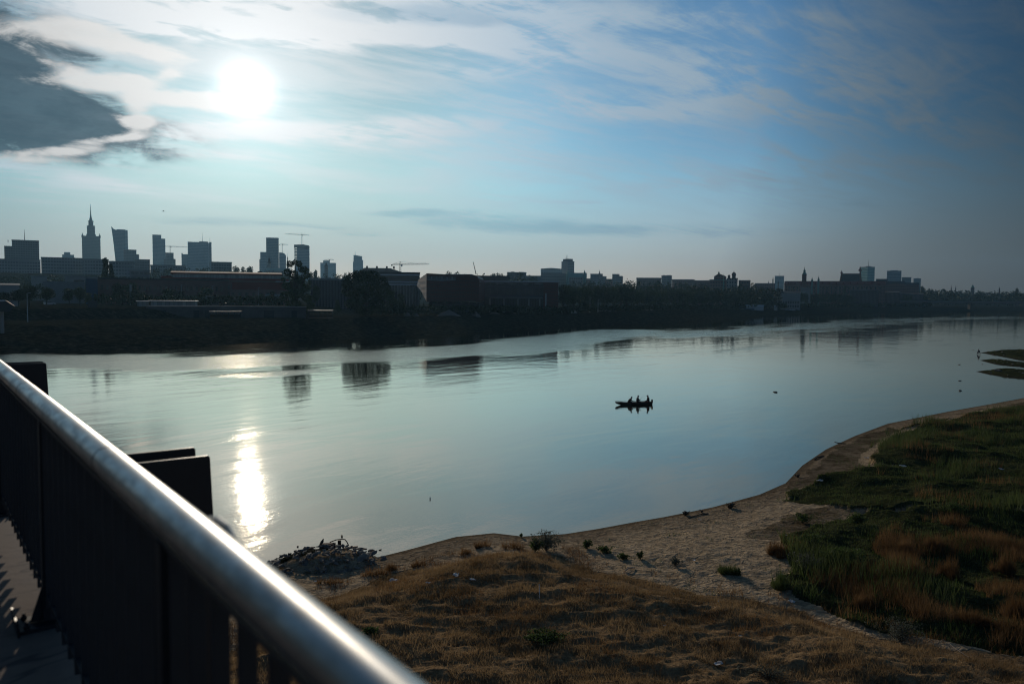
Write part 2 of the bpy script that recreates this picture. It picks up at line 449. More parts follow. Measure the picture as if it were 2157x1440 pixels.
class MB:
    def __init__(s): s.v = []; s.f = []
    def add(s, v, f):
        n = len(s.v); s.v += [tuple(a) for a in v]; s.f += [tuple(i + n for i in q) for q in f]; return s
    def box(s, x0, x1, y0, y1, z0, z1):
        return s.add([(x0, y0, z0), (x1, y0, z0), (x1, y1, z0), (x0, y1, z0), (x0, y0, z1), (x1, y0, z1), (x1, y1, z1), (x0, y1, z1)],
                     [(0, 3, 2, 1), (4, 5, 6, 7), (0, 1, 5, 4), (1, 2, 6, 5), (2, 3, 7, 6), (3, 0, 4, 7)])
    def prism(s, prof, y0, y1):      # profile in x,z, pushed along y
        n = len(prof)
        v = [(a, y0, c) for a, c in prof] + [(a, y1, c) for a, c in prof]
        f = [tuple(range(n)), tuple(range(2 * n - 1, n - 1, -1))] + [(i, i + n, (i + 1) % n + n, (i + 1) % n) for i in range(n)]
        return s.add(v, f)
    def prismx(s, prof, x0, x1):     # profile in y,z, pushed along x
        n = len(prof)
        v = [(x0, a, c) for a, c in prof] + [(x1, a, c) for a, c in prof]
        f = [tuple(range(n)), tuple(range(2 * n - 1, n - 1, -1))] + [(i, i + n, (i + 1) % n + n, (i + 1) % n) for i in range(n)]
        return s.add(v, f)
    def lathe(s, prof, cx=0, cy=0, n=12, tw=0.0):
        v = []; f = []
        for r, z in prof:
            v += [(cx + r * math.cos(2 * PI * k / n + tw), cy + r * math.sin(2 * PI * k / n + tw), z) for k in range(n)]
        m_ = len(prof)
        for i in range(m_ - 1):
            f += [(i * n + k, i * n + (k + 1) % n, (i + 1) * n + (k + 1) % n, (i + 1) * n + k) for k in range(n)]
        f += [tuple(range(n - 1, -1, -1)), tuple(range((m_ - 1) * n, m_ * n))]
        return s.add(v, f)
    def tube(s, path, r, n=8):
        pts = [Vector(p) for p in path]; rs = r if isinstance(r, (list, tuple)) else [r] * len(pts)
        v = []; f = []
        for i, p in enumerate(pts):
            d = (pts[min(i + 1, len(pts) - 1)] - pts[max(i - 1, 0)]).normalized()
            a = d.orthogonal().normalized() if abs(d.z) > .9 else d.cross(Vector((0, 0, 1))).normalized()
            b_ = d.cross(a).normalized()
            v += [tuple(p + (a * math.cos(2 * PI * k / n) + b_ * math.sin(2 * PI * k / n)) * rs[i]) for k in range(n)]
        for i in range(len(pts) - 1):
            f += [(i * n + k, i * n + (k + 1) % n, (i + 1) * n + (k + 1) % n, (i + 1) * n + k) for k in range(n)]
        f += [tuple(range(n - 1, -1, -1)), tuple(range((len(pts) - 1) * n, len(pts) * n))]
        return s.add(v, f)
    def build(s, name, m, parent=None, loc=None, smooth=False):
        me = bpy.data.meshes.new(name); me.from_pydata(s.v, [], s.f)
        if smooth: me.polygons.foreach_set('use_smooth', [True] * len(me.polygons))
        me.update()
        import bmesh
        bm = bmesh.new(); bm.from_mesh(me); bmesh.ops.recalc_face_normals(bm, faces=bm.faces); bm.to_mesh(me); bm.free()
        return link(name, me, m, parent, loc)
def copy_tree(o, parent=None):
    c = o.copy(); C.objects.link(c)
    if parent is not None: c.parent = parent
    for ch in list(o.children):
        copy_tree(ch, c)
    return c

# ---------------------------------------------------------------- terrain functions
def hash2(ix, iy, s):
    h = (ix.astype(np.int64) * 374761393 + iy.astype(np.int64) * 668265263 + s * 974634777) & 0x7fffffff
    h = ((h ^ (h >> 13)) * 1274126177) & 0x7fffffff
    return ((h ^ (h >> 16)) & 0xffff) / 65535.0
def vn(x, y, s=0):
    ix = np.floor(x); iy = np.floor(y); fx = x - ix; fy = y - iy
    fx = fx * fx * (3 - 2 * fx); fy = fy * fy * (3 - 2 * fy)
    a = hash2(ix, iy, s); b_ = hash2(ix + 1, iy, s); c = hash2(ix, iy + 1, s); d = hash2(ix + 1, iy + 1, s)
    return a + (b_ - a) * fx + (c - a) * fy + (a - b_ - c + d) * fx * fy
def fbm(x, y, s=0, o=4):
    r = 0; k = .5
    for i in range(o):
        r = r + vn(x, y, s + i) * k; x = x * 2.03 + 7; y = y * 2.03 + 3; k *= .5
    return r
def ss(v, a, b_):
    t = np.clip((v - a) / (b_ - a), 0, 1); return t * t * (3 - 2 * t)
def pip(x, y, poly):
    r = np.zeros(x.shape, bool); n = len(poly)
    for i in range(n):
        x0, y0 = poly[i]; x1, y1 = poly[(i + 1) % n]
        if y0 == y1: continue
        r ^= ((y0 > y) != (y1 > y)) & (x < (x1 - x0) * (y - y0) / (y1 - y0) + x0)
    return r
def dist(x, y, line, closed=False):
    d = np.full(x.shape, 1e9); n = len(line)
    for i in range(n if closed else n - 1):
        x0, y0 = line[i]; x1, y1 = line[(i + 1) % n]
        ux, uy = x1 - x0, y1 - y0; L = ux * ux + uy * uy
        t = np.clip(((x - x0) * ux + (y - y0) * uy) / L, 0, 1)
        d = np.minimum(d, np.hypot(x - x0 - t * ux, y - y0 - t * uy))
    return d
FS = [G(*q) for q in [(0, 742), (200, 738), (400, 730), (600, 720), (800, 711), (1000, 700), (1180, 689), (1300, 684), (1400, 680), (1500, 675), (1600, 669), (1690, 663), (1780, 659), (1900, 656.5), (2050, 655.5), (2157, 655)]]
FS = [(-1500, -1900), (-430, -260)] + FS + [(1000, 1330), (2600, 2500), (5200, 5200)]
FAR = FS + [(-6000, 9000), (-6000, -1900)]
NS_PX = [(560, 1197), (640, 1192), (720, 1180), (800, 1172), (860, 1157), (960, 1130), (1040, 1122), (1100, 1129), (1190, 1124), (1260, 1113), (1330, 1100), (1400, 1088), (1500, 1068), (1600, 1041), (1655, 1017), (1690, 980), (1740, 946), (1800, 918), (1870, 892), (2000, 866), (2080, 852), (2157, 838)]
NSH = [(-400, -600), (-110, -70), (-55, 0), (-30, 30), (-21, 37)] + [G(*q) for q in NS_PX] + [(108, 150), (150, 190), (230, 240), (330, 345), (620, 690), (1100, 1150), (2700, 2300), (5400, 4700)]
NEAR = NSH + [(6000, -3000), (-400, -3000)]
def pg(l, z=.5): return [G(a, b_, z) for a, b_ in l]
P_HAY = pg([(590, 1290), (640, 1246), (700, 1232), (780, 1213), (850, 1187), (930, 1163), (1000, 1150), (1100, 1142), (1170, 1142), (1200, 1163), (1230, 1184), (1330, 1203), (1400, 1223), (1480, 1239), (1560, 1251), (1620, 1264), (1700, 1287), (1850, 1322), (2000, 1347), (2157, 1372), (2500, 1420), (2500, 2600), (-400, 2600), (200, 1500)], .9)
P_GRN = [pg([(1832, 976), (1856, 930), (1886, 903), (1990, 878), (2157, 856), (2400, 838), (2400, 1020), (2157, 1002), (2000, 992), (1900, 985)]),
         pg([(1655, 1046), (1720, 1006), (1850, 992), (1900, 984), (2000, 988), (2400, 1000), (2400, 1100), (2157, 1084), (2000, 1078), (1900, 1086), (1790, 1076)]),
         pg([(1625, 1160), (1650, 1128), (1740, 1098), (1830, 1087), (1900, 1094), (2000, 1086), (2157, 1096), (2500, 1110), (2500, 1420), (2157, 1392), (2040, 1368), (1900, 1338), (1760, 1296), (1675, 1262), (1640, 1232)])]
P_DRT = [pg([(1645, 1030), (1695, 978), (1745, 945), (1805, 918), (1870, 893), (1900, 900), (1870, 925), (1838, 960), (1850, 990), (1780, 1005), (1720, 1010)]),
         pg([(1560, 1130), (1640, 1085), (1760, 1060), (1800, 1085), (1700, 1115), (1640, 1140)]),
         pg([(2000, 868), (2157, 842), (2400, 825), (2400, 870), (2157, 868)])]
P_SPIT = [pg(l, 0) for l in ([(2064, 742.5), (2085, 740), (2112, 736.5), (2157, 737), (2330, 742), (2330, 772), (2157, 760), (2115, 752), (2085, 746)],
                             [(2063, 758.5), (2085, 756.5), (2157, 764), (2250, 775), (2157, 772), (2095, 767)],
                             [(2055, 782), (2080, 780), (2105, 775.5), (2157, 781), (2330, 790), (2330, 812), (2157, 797), (2105, 792), (2075, 787)])]
PATH = pg([(2100, 850), (1990, 882), (1900, 903), (1860, 925), (1822, 953), (1820, 970), (1845, 988)])
PILE = G(690, 1175, .3)
def escarp(x, y):
    # distance from the far bank at which the high ground begins: nearer downstream
    return 470 - 270 * ss(x + y * .35, 100, 900)
def cover(x, y):
    wx = (fbm(x * .35, y * .35, 3) - .5) * 2.6; wy = (fbm(x * .35, y * .35, 8) - .5) * 2.6
    X, Y = x + wx, y + wy
    hay = pip(X, Y, P_HAY)
    grn = pip(X, Y, P_GRN[0]) | pip(X, Y, P_GRN[1]) | pip(X, Y, P_GRN[2])
    drt = pip(X, Y, P_DRT[0]) | pip(X, Y, P_DRT[1]) | pip(X, Y, P_DRT[2])
    for p_ in P_SPIT: grn |= pip(x, y, p_)
    path = dist(x, y, PATH) < .22 + .35 * vn(x * .4, y * .4, 4)
    hay &= ~path; grn &= ~path & ~hay; drt &= ~path & ~hay & ~grn
    return hay, grn, drt
def height(x, y):
    far = pip(x, y, FAR); near = pip(x, y, NEAR)
    sF = dist(x, y, FS); sN = dist(x, y, NSH)
    z = -np.minimum(1.2, np.minimum(sN, sF) * .16)
    # far bank: stony foot, slope, quay level, high ground
    zf = 1.0 * np.clip(sF / 5, 0, 1) + 2.2 * ss(sF, 4, 20) + 2.3 * ss(sF, 18, 36) + (fbm(x * .12, y * .12, 20) - .45) * 1.3 * ss(sF, 1, 10) * (1 - ss(sF, 40, 60)) + (fbm(x * .03, y * .03, 21) - .5) * 1.2 * ss(sF, 5, 30) * (1 - ss(sF, 40, 60))
    left = 1 - ss(x + y * .15, -50, -10)
    zf = zf + 3.6 * ss(sF, 72, 78) * left
    es = escarp(x, y)
    zf = zf + 24 * ss(sF, es, es + 150) + (fbm(x * .004, y * .004, 30) - .5) * 8 * ss(sF, es + 50, es + 400)
    z = np.where(far, zf, z)
    hay, grn, drt = cover(x, y)
    hs = ss(-dist(x, y, P_HAY, True) * np.where(pip(x, y, P_HAY), -1, 1), -.2, 3.5)
    zn = .14 * np.clip(sN / .9, 0, 1) + .40 * ss(sN, .6, 9) + (fbm(x * .25, y * .25, 40) - .45) * .35 * ss(sN, 1, 8)
    ridge = fbm((x * .42 + y * .1), (y * .95 - x * .10) * 1.35, 50, 4)
    zn = zn + hs * (.75 + (ridge - .5) * .55 + (fbm(x * 1.6, y * 3.2, 55, 4) - .5) * .20)
    gs = grn * 1.0
    zn = zn + gs * ((fbm(x * .5, y * .5, 60) - .3) * .55 + (fbm(x * .17, y * .2, 61) - .4) * 1.2)
    zn = zn + (fbm(x * 1.9, y * 2.1, 66, 3) - .5) * .16 * ss(sN, 1, 4)
    z = np.where(near, zn, z)
    q_ = np.hypot((x - PILE[0]) / 3.0, (y - PILE[1]) / 2.1)
    z = np.maximum(z, .78 * np.maximum(0, 1 - q_ ** 2) ** .8 - .12 - 1.2 * (q_ > 1))
    for p_ in P_SPIT:
        i = pip(x, y, p_); d = dist(x, y, p_, True)
        z = np.where(i, np.clip(d / 2.5, 0, 1) * (.35 + (fbm(x * .9, y * .9, 70) - .3) * .55), np.maximum(z, -.16 * d))
    return z
def hz(x, y): return float(height(np.array([float(x)]), np.array([float(y)]))[0])

def spun(name, label, m):
    pass
# ground sheet: rings about the viewpoint, finer in front
r1_ = [4.0]
while r1_[-1] < 260: r1_.append(r1_[-1] * (1.0038 if r1_[-1] > 22 else 1.02))
while r1_[-1] < 5000: r1_.append(r1_[-1] * 1.015)
rr_ = np.array(r1_)
a_ = np.radians(np.concatenate([np.linspace(-180, -50, 60, endpoint=False), np.linspace(-50, 50, 860, endpoint=False), np.linspace(50, 180, 60)]))
AA, RR = np.meshgrid(a_, rr_)
gx, gy = (RR * np.sin(AA)).ravel(), (RR * np.cos(AA)).ravel()
gz = height(gx, gy)
nr, na = RR.shape
idx = np.arange(nr * na).reshape(nr, na)
q = np.stack([idx[:-1, :-1], idx[:-1, 1:], idx[1:, 1:], idx[1:, :-1]], -1).reshape(-1, 4)
me = npmesh('ground', np.stack([gx, gy, gz], 1), q, True)
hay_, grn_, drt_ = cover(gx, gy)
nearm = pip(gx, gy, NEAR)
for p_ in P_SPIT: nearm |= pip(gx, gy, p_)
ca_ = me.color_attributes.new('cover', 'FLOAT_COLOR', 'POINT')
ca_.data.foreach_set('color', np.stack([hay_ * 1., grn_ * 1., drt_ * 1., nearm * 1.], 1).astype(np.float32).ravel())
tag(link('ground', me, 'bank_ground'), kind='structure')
# river sheet, with the strength of its ripples: a livelier run below the far bank
rr2 = np.array([0.5] + list(np.geomspace(20, 7000, 260)))
a2 = np.radians(np.concatenate([np.linspace(-180, -48, 24, endpoint=False), np.linspace(-48, 48, 220, endpoint=False), np.linspace(48, 180, 24)]))
A2, R2 = np.meshgrid(a2, rr2)
wx_, wy_ = (R2 * np.sin(A2)).ravel(), (R2 * np.cos(A2)).ravel()
n2r, n2a = R2.shape
ix2 = np.arange(n2r * n2a).reshape(n2r, n2a)
q2 = np.stack([ix2[:-1, :-1], ix2[:-1, 1:], ix2[1:, 1:], ix2[1:, :-1]], -1).reshape(-1, 4)
me = npmesh('river', np.stack([wx_, wy_, wx_ * 0], 1), q2)
RUN = [G(*q) for q in [(-300, 790), (60, 758), (350, 765), (540, 757), (800, 747), (1000, 738), (1120, 724), (1230, 706), (1330, 697)]]
RUN2 = [G(*q) for q in [(1380, 705), (1700, 690), (1900, 672), (2157, 668)]]
RUN3 = [G(*q) for q in [(460, 790), (560, 788), (640, 782)]]
d1 = dist(wx_, wy_, RUN); d2 = dist(wx_, wy_, RUN2); d3 = dist(wx_, wy_, RUN3); d4 = dist(wx_, wy_, [G(440, 925), G(560, 918)])
rp = np.maximum.reduce([np.exp(-(d1 / 19) ** 2), .55 * np.exp(-(d2 / 40) ** 2), .60 * np.exp(-(d3 / 7) ** 2), .10 * np.exp(-(d4 / 9) ** 2)])
ca_ = me.color_attributes.new('ripple', 'FLOAT_COLOR', 'POINT')
ca_.data.foreach_set('color', np.stack([rp, rp, rp, rp * 0 + 1], 1).astype(np.float32).ravel())
tag(link('river', me, 'river_water'), kind='structure')

# ================================================================= BUILDINGS
def spot(px, D):
    v = at(px, 625, D); return v.x, v.y
def site(px0, px1, D, rot=0.0, zadd=0.0):
    # a site facing the viewpoint; returns location, turn, width, metres per pixel
    pc = (px0 + px1) / 2
    a, b_ = at(px0, 625, D), at(px1, 625, D)
    c = at(pc, 625, D)
    az = math.atan2(c.x, c.y)
    wdt = (b_ - a).length * math.cos(az)
    g = hz(c.x, c.y)
    return (c.x, c.y, g), -az + rot, wdt, D
def htop(px, py, D, g): return at(px, py, D).z - g
def wall_windows(root, w_, rows, n, ww, wh, margin=.06, mname='window_dark', yf=0.0, x0=None, x1=None):
    if x0 is None: x0, x1 = -w_ / 2 * (1 - margin), w_ / 2 * (1 - margin)
    proto = None
    for z in rows:
        for i in range(n):
            x = x0 + (i + .5) * (x1 - x0) / n
            if proto is None:
                b_ = MB(); t = .18
                b_.box(-ww / 2, ww / 2, -.05, .3, 0, wh)
                b_.box(-ww / 2 - t, ww / 2 + t, -.16, .2, -.25, 0)
                proto = o = b_.build('window', mname, root)
            else:
                o = proto.copy(); C.objects.link(o); o.parent = root
            o.location = (x, yf - .05, z)
def block(name, label, cat, px0, px1, py, D, depth, m, rot=0.0, roof=None, steps=(), masts=(), group=None, plant=None, gable=None, parapet=True):
    loc, rz, wd, D = site(px0, px1, D, rot)
    if rot: wd = wd / (abs(math.cos(rot)) + abs(math.sin(rot)) * depth / wd) ; 
    pc = (px0 + px1) / 2
    h = htop(pc, py, D, loc[2])
    t = thing(name, label, cat, loc, rz, group)
    sx = wd / (px1 - px0) if not rot else wd / (px1 - px0)
    MB().box(-wd / 2, wd / 2, 0, depth, -4, h).build('wall', m, t)
    e = .35 if wd > 20 else .2
    if gable:       # pitched roof, ridge along the front
        gh = gable * D / F
        MB().prismx([(-e, h + .02), (depth + e, h + .02), (depth / 2, h + gh)], -wd / 2 - e, wd / 2 + e).build('roof', roof or 'dark_roof', t)
    elif parapet:
        MB().box(-wd / 2 - e, wd / 2 + e, -e, depth + e, h + .003, h + .9).build('roof', roof or 'concrete', t)
    if plant:
        for a, b_, ppy in plant:
            hh = htop(pc, ppy, D, loc[2])
            MB().box(-wd / 2 + (a - px0) * sx, -wd / 2 + (b_ - px0) * sx, depth * .25, depth * .7, h + .9, hh).build('roof_plant', 'concrete', t)
    for a, b_, spy, sm in steps:
        hh = htop(pc, spy, D, loc[2])
        MB().box(-wd / 2 + (a - px0) * sx, -wd / 2 + (b_ - px0) * sx, depth * .1, depth * .9, (-4 if hh < h or a < px0 or b_ > px1 else h + .9), hh).build('wing', sm, t)
    for a, spy in masts:
        hh = htop(pc, spy, D, loc[2]); xx = -wd / 2 + (a - px0) * sx
        MB().lathe([(.5, h + .9), (.35, (h + hh) / 2), (.12, hh)], xx, depth * .5, 6).build('antenna', 'crane_steel', t)
    return t, wd, h, sx, loc

def lathe_part(root, name, prof, m, x=0, y=0, n=12): return MB().lathe(prof, x, y, n).build(name, m, root)

# ---- the far skyline, left to right
block('office_block', 'broad dark ten-storey block with a thin roof mast at the left end of the skyline', 'office block', 28, 85, 507, 1150, 26, 'slab_facade', steps=[(12, 28, 519, 'slab_facade')], masts=[(55, 481), (20, 512)], plant=[(34, 46, 505), (60, 78, 505)])
block('office_block', 'small pale block with stepped top between the dark slab and the spired tower', 'office block', 133, 158, 537, 2200, 30, 'tower_glass_pale', steps=[(137, 150, 531, 'tower_glass_pale')])

# palace tower with spire
loc, rz, wd, D = site(175, 214, 2176)
t = thing('spired_tower', 'tall stepped stone tower with corner pinnacles and a long needle spire', 'skyscraper', loc, rz)
g = loc[2]; Z = lambda py: htop(194, py, D, g); k = wd / 39.0
MB().box(-wd / 2, wd / 2, 0, wd, -4, Z(499)).build('shaft', 'tower_stone', t)
MB().box(-wd / 2 - .9, wd / 2 + .9, -.9, wd + .9, Z(499) + .01, Z(497)).build('cornice', 'tower_stone', t)
for sx_ in (-1, 1):
    for yy in (1.5, wd - 1.5):
        MB().lathe([(2.2, Z(497)), (2.2, Z(495)), (1.2, Z(494.5)), (.9, Z(493)), (.15, Z(490.5))], sx_ * (wd / 2 - 1.6), yy, 8).build('pinnacle', 'tower_stone', t)
for sx_ in (-.5, .5):
    MB().lathe([(1.5, Z(497)), (1.3, Z(495)), (.2, Z(492.5))], sx_ * (wd / 2 - 1.6), 1.5, 8).build('pinnacle', 'tower_stone', t)
c_ = wd / 2
MB().box(-8.5 * k, 8.5 * k, c_ - 8.5 * k, c_ + 8.5 * k, Z(497), Z(477)).build('upper_shaft', 'tower_stone', t)
for sx_ in (-1, 1):
    MB().lathe([(1.3, Z(477)), (1.1, Z(475.5)), (.2, Z(473.5))], sx_ * 7.6 * k, c_ - 7.6 * k, 8).build('pinnacle', 'tower_stone', t)
lathe_part(t, 'lantern', [(7.4 * k, Z(477)), (6.2 * k, Z(474)), (5.2 * k, Z(473)), (5.0 * k, Z(466)), (6.1 * k, Z(465.8)), (6.0 * k, Z(464)), (3.6 * k, Z(463)), (2.9 * k, Z(459.5))], 'tower_stone', 0, c_, 12)
lathe_part(t, 'spire', [(2.9 * k, Z(459.5)), (1.9 * k, Z(456)), (1.25 * k, Z(449)), (.95 * k, Z(444)), (1.2 * k, Z(443.6)), (.75 * k, Z(442)), (.55 * k, Z(436)), (.3 * k, Z(428))], 'tower_stone', 0, c_, 10)

# leaning sail-shaped tower
loc, rz, wd, D = site(237, 272, 2150)
t = thing('curved_tower', 'glass tower with a swept sharp peak on its left and slanting left edge', 'skyscraper', loc, rz)
g = loc[2]; Z = lambda py: htop(254, py, D, g); k = wd / 35.0; X = lambda px: (px - 254.5) * k
MB().prism([(X(245), -4), (X(244.5), Z(548)), (X(241.5), Z(515)), (X(239), Z(493)), (X(237), Z(477)), (X(242), Z(482.5)), (X(247), Z(484.5)), (X(250), Z(483)), (X(266), Z(483)), (X(266), Z(548)), (X(266), -4)], 0, 30).build('wall', 'tower_glass', t)
MB().prism([(X(266.06), -4), (X(266.06), Z(483.6)), (X(271.5), Z(484)), (X(272), Z(548)), (X(272), -4)], .8, 29).build('side_wall', 'tower_glass_pale', t)
block('office_block', 'low dark block with a lower right step at the foot of the sail-shaped tower', 'office block', 262, 289, 526.5, 1700, 30, 'slab_facade', steps=[(289, 294.5, 535, 'slab_facade')])
block('office_block', 'flat dark roofline block right of the poplar, below the twin-height tower', 'office block', 285, 317, 547.5, 1050, 25, 'slab_facade', plant=[(306, 313, 546)])
block('glass_tower', 'narrow tower with a lower right shoulder, third tower from the spire', 'skyscraper', 323, 341.5, 495, 2250, 32, 'tower_glass', steps=[(341.5, 350, 502, 'tower_glass')])
block('office_block', 'dark stepped block under the crane beside the twin-height tower', 'office block', 350, 367, 533, 1800, 28, 'slab_facade', steps=[(346, 371, 545, 'slab_facade')])
block('office_block', 'small block with a raised left corner touching the wide striped tower', 'office block', 383.5, 398, 536, 2000, 26, 'tower_glass', steps=[(383.5, 386, 533, 'tower_glass')])
t, wd, h, k, loc = block('glass_tower', 'widest glass tower with pale floor lines and two roof antennas', 'skyscraper', 397, 439.5, 510.5, 1950, 32, 'tower_glass_pale', steps=[(421, 439.5, 508, 'tower_glass_pale')], masts=[(428, 489)])
t2 = MB().box(wd / 2 + .05, wd / 2 + 2.6 * k, 1, 30, -4, htop(418, 511, 1950, loc[2])).build('pale_strip', 'white_metal', t)
MB().box(wd / 2 + 2.65 * k, wd / 2 + 7.5 * k, -2, 30, -4, htop(418, 509, 1950, loc[2])).build('side_wall', 'tower_glass', t)
MB().lathe([(.4, h - 3), (.1, htop(418, 497, 1950, loc[2]))], wd / 2 + 4 * k, 14, 6).build('antenna', 'crane_steel', t)
block('apartment_block', 'low dark block with lit rooftop right of the widest glass tower', 'apartment block', 446, 489, 553, 1000, 22, 'slab_facade', plant=[(470, 480, 551)])
block('glass_tower', 'tall slab tower with a notched top left corner behind the church steeple', 'skyscraper', 561.5, 588, 501.5, 1900, 28, 'tower_glass', plant=[(566, 586, 500)], steps=[(549, 561.5, 531, 'tower_glass_pale'), (547, 550, 546, 'tower_glass_pale')])
t, wd, h, k, loc = block('glass_tower', 'pale rounded-top tower under the small crane, right of the slab tower', 'skyscraper', 588.5, 603, 538, 2100, 28, 'tower_glass_pale', parapet=False)
MB().prism([(-wd / 2, h + .02), (wd / 2, h + .02), (wd * .36, h + 4), (wd * .1, h + 7), (-wd / 2, h + 8)], 1, 27).build('roof', 'tower_glass_pale', t)
# unfinished tower
loc, rz, wd, D = site(620, 652.5, 1900)
t = thing('unfinished_tower', 'unfinished tower with open floors on its left side and a dark crown', 'skyscraper', loc, rz)
g = loc[2]; Z = lambda py: htop(636, py, D, g); k = wd / 32.5
MB().box(-wd / 2 + 6 * k, wd / 2, 2, 34, -4, Z(524)).build('wall', 'tower_glass_pale', t)
MB().box(-wd / 2 + 1.2 * k, -wd / 2 + 6 * k, 2, 34, -4, Z(560)).build('lower_wall', 'tower_glass_pale', t)
for i in range(12):
    zz = Z(558) + i * (Z(521) - Z(558)) / 12
    MB().box(-wd / 2 + .5 * k, -wd / 2 + 5.95 * k, 2, 34, zz, zz + 1.0).build('floor_slab', 'concrete', t)
for xx in (.7, 3.2):
    MB().box(-wd / 2 + xx * k, -wd / 2 + (xx + .35) * k, 3, 5, -4, Z(524)).build('column', 'concrete', t)
MB().prism([(-wd / 2, Z(521)), (-wd / 2 + 6 * k, Z(520)), (-wd / 2 + 6 * k, Z(524)), (wd / 2 - 2 * k, Z(524) + .02), (wd / 2 - .2 * k, Z(524) + .02), (wd / 2 + .2 * k, Z(519)), (wd / 2 - 1.5 * k, Z(516.5)), (wd * .1, Z(514.6)), (-wd / 2, Z(515.5))], 1.5, 34.5).build('crown', 'steel_dark', t)
block('office_block', 'low pale blocky complex with bulging sides behind a small church tower', 'office block', 675, 708, 554, 2500, 40, 'tower_glass_pale', steps=[(681, 695, 548.5, 'tower_glass_pale')])
loc, rz, wd, D = site(743.5, 765, 2500)
t = thing('slanted_tower', 'lone slender tower with a slanted roof and one thin mast', 'skyscraper', loc, rz)
g = loc[2]; Z = lambda py: htop(754, py, D, g)
MB().prism([(-wd / 2, -4), (-wd / 2, Z(552)), (-wd / 2 + 2, Z(551)), (-wd / 2 + 2, Z(537)), (wd / 2 - 3, Z(539.5)), (wd / 2 - 3, Z(547)), (wd / 2, Z(548)), (wd / 2, -4)], 0, 30).build('wall', 'tower_glass_pale', t)
MB().lathe([(.5, Z(539)), (.12, Z(529))], -wd / 2 + 8, 12, 6).build('antenna', 'crane_steel', t)

# cranes
def crane(label, px, D, pybase, pyjib, pytop, pxa, pxb, pyslope=0.0):
    c = at(px, 625, D); g = at(px, pybase, D).z; az = math.atan2(c.x, c.y)
    t = thing('tower_crane', label, 'crane', (c.x, c.y, g), -az)
    s = D / F; zj = at(px, pyjib, D).z - g; zt = at(px, pytop, D).z - g
    th_ = max(.35, .32 * s)
    mb = MB(); r = max(.9, .55 * s)
    for sx_ in (-1, 1):
        for sy_ in (-1, 1): mb.tube([(sx_ * r, sy_ * r, 0), (sx_ * r, sy_ * r, zj)], th_ * .5, 4)
    n = max(4, int(zj / (3 * r)))
    for i in range(n):
        a, b_ = zj * i / n, zj * (i + 1) / n; sg = 1 if i % 2 else -1
        mb.tube([(-r * sg, -r, a), (r * sg, -r, b_)], th_ * .35, 4); mb.tube([(r * sg, r, a), (-r * sg, r, b_)], th_ * .35, 4)
    mb.build('mast', 'crane_steel', t)
    xa, xb = (pxa - px) * s * 1.05, (pxb - px) * s * 1.05
    dz = pyslope * s
    MB().tube([(xa, 0, zj + dz), (xb, 0, zj - dz)], th_ * .8, 4).tube([(xa * .9, 0, zj + dz + r * 1.1), (xb * .9, 0, zj - dz + r * 1.1)], th_ * .5, 4).build('jib', 'crane_steel', t)
    MB().tube([(-r, 0, zj), (0, 0, zt)], th_ * .6, 4).tube([(r, 0, zj), (0, 0, zt)], th_ * .6, 4).build('apex', 'crane_steel', t)
    MB().tube([(xa * .8, 0, zj + dz + r), (0, 0, zt), (xb * .6, 0, zj + r)], th_ * .3, 3).build('tie_bar', 'crane_steel', t)
    short = xa if abs(xa) < abs(xb) else xb
    MB().box(short * .98 - r * .8, short * .98 + r * .8, -r, r, zj - r * 2.2, zj - th_).build('counterweight', 'steel_dark', t)
    MB().box(r, r * 2.8, -r, r, zj - r * 2.6, zj - .1).build('cab', 'white_metal', t)
crane('small crane with a level jib standing over the dark stepped block', 360, 1820, 533, 519.5, 517, 347, 394)
crane('tiny pale crane behind the pale rounded-top tower', 595.5, 2120, 536, 515, 512.5, 590, 607)
crane('crane with a long jib perched on top of the unfinished tower', 636.5, 1910, 516, 494.5, 491, 604, 650.5, .6)
crane('flat crane lying just above the low blocky complex roof', 694, 2480, 549, 547, 545.5, 683, 703, -.3)
crane('nearest crane with a long horizontal jib over the library roof', 843, 900, 574, 556.5, 551, 826, 901, -1.0)

# church steeples of the left and middle skyline
def steeple(label, px, D, pyb, pys, wpx, m='tower_stone', cap='dark_roof', pybase=590, onion=True):
    loc, rz, wd, D = site(px - wpx / 2, px + wpx / 2, D)
    t = thing('church_tower', label, 'church tower', loc, rz)
    Z = lambda py: htop(px, py, D, loc[2]); r = wd / 2
    MB().box(-r, r, 0, wd, -4, Z(pyb)).build('shaft', m, t)
    MB().box(-r * 1.12, r * 1.12, -r * .12, wd + r * .12, Z(pyb) + .01, Z(pyb) + .8).build('cornice', m, t)
    hh = Z(pys) - Z(pyb) - .8; z0 = Z(pyb) + .8
    if onion: pr = [(r * .95, z0), (r * 1.0, z0 + hh * .12), (r * .62, z0 + hh * .28), (r * .48, z0 + hh * .32), (r * .46, z0 + hh * .42), (r * .66, z0 + hh * .47), (r * .5, z0 + hh * .56), (r * .16, z0 + hh * .66), (r * .05 + .05, z0 + hh)]
    else: pr = [(r * .95, z0), (r * .5, z0 + hh * .4), (.1, z0 + hh)]
    MB().lathe(pr, 0, r, 10).build('helm', cap, t)
    return t
steeple('baroque church tower in front of the slab tower', 567.5, 1150, 556, 536, 7, 'pale_render')
steeple('thin dark steeple peeping over the tall riverside tree', 606.5, 1150, 555, 534, 3.6, 'tower_stone')
steeple('square church tower in front of the low blocky complex', 687.5, 1300, 561, 551.5, 7.5, 'tower_stone')
block('church', 'low church body joining the baroque tower and the thin steeple', 'church', 562, 612, 570, 1120, 30, 'pale_render', gable=6, roof='green_roof')

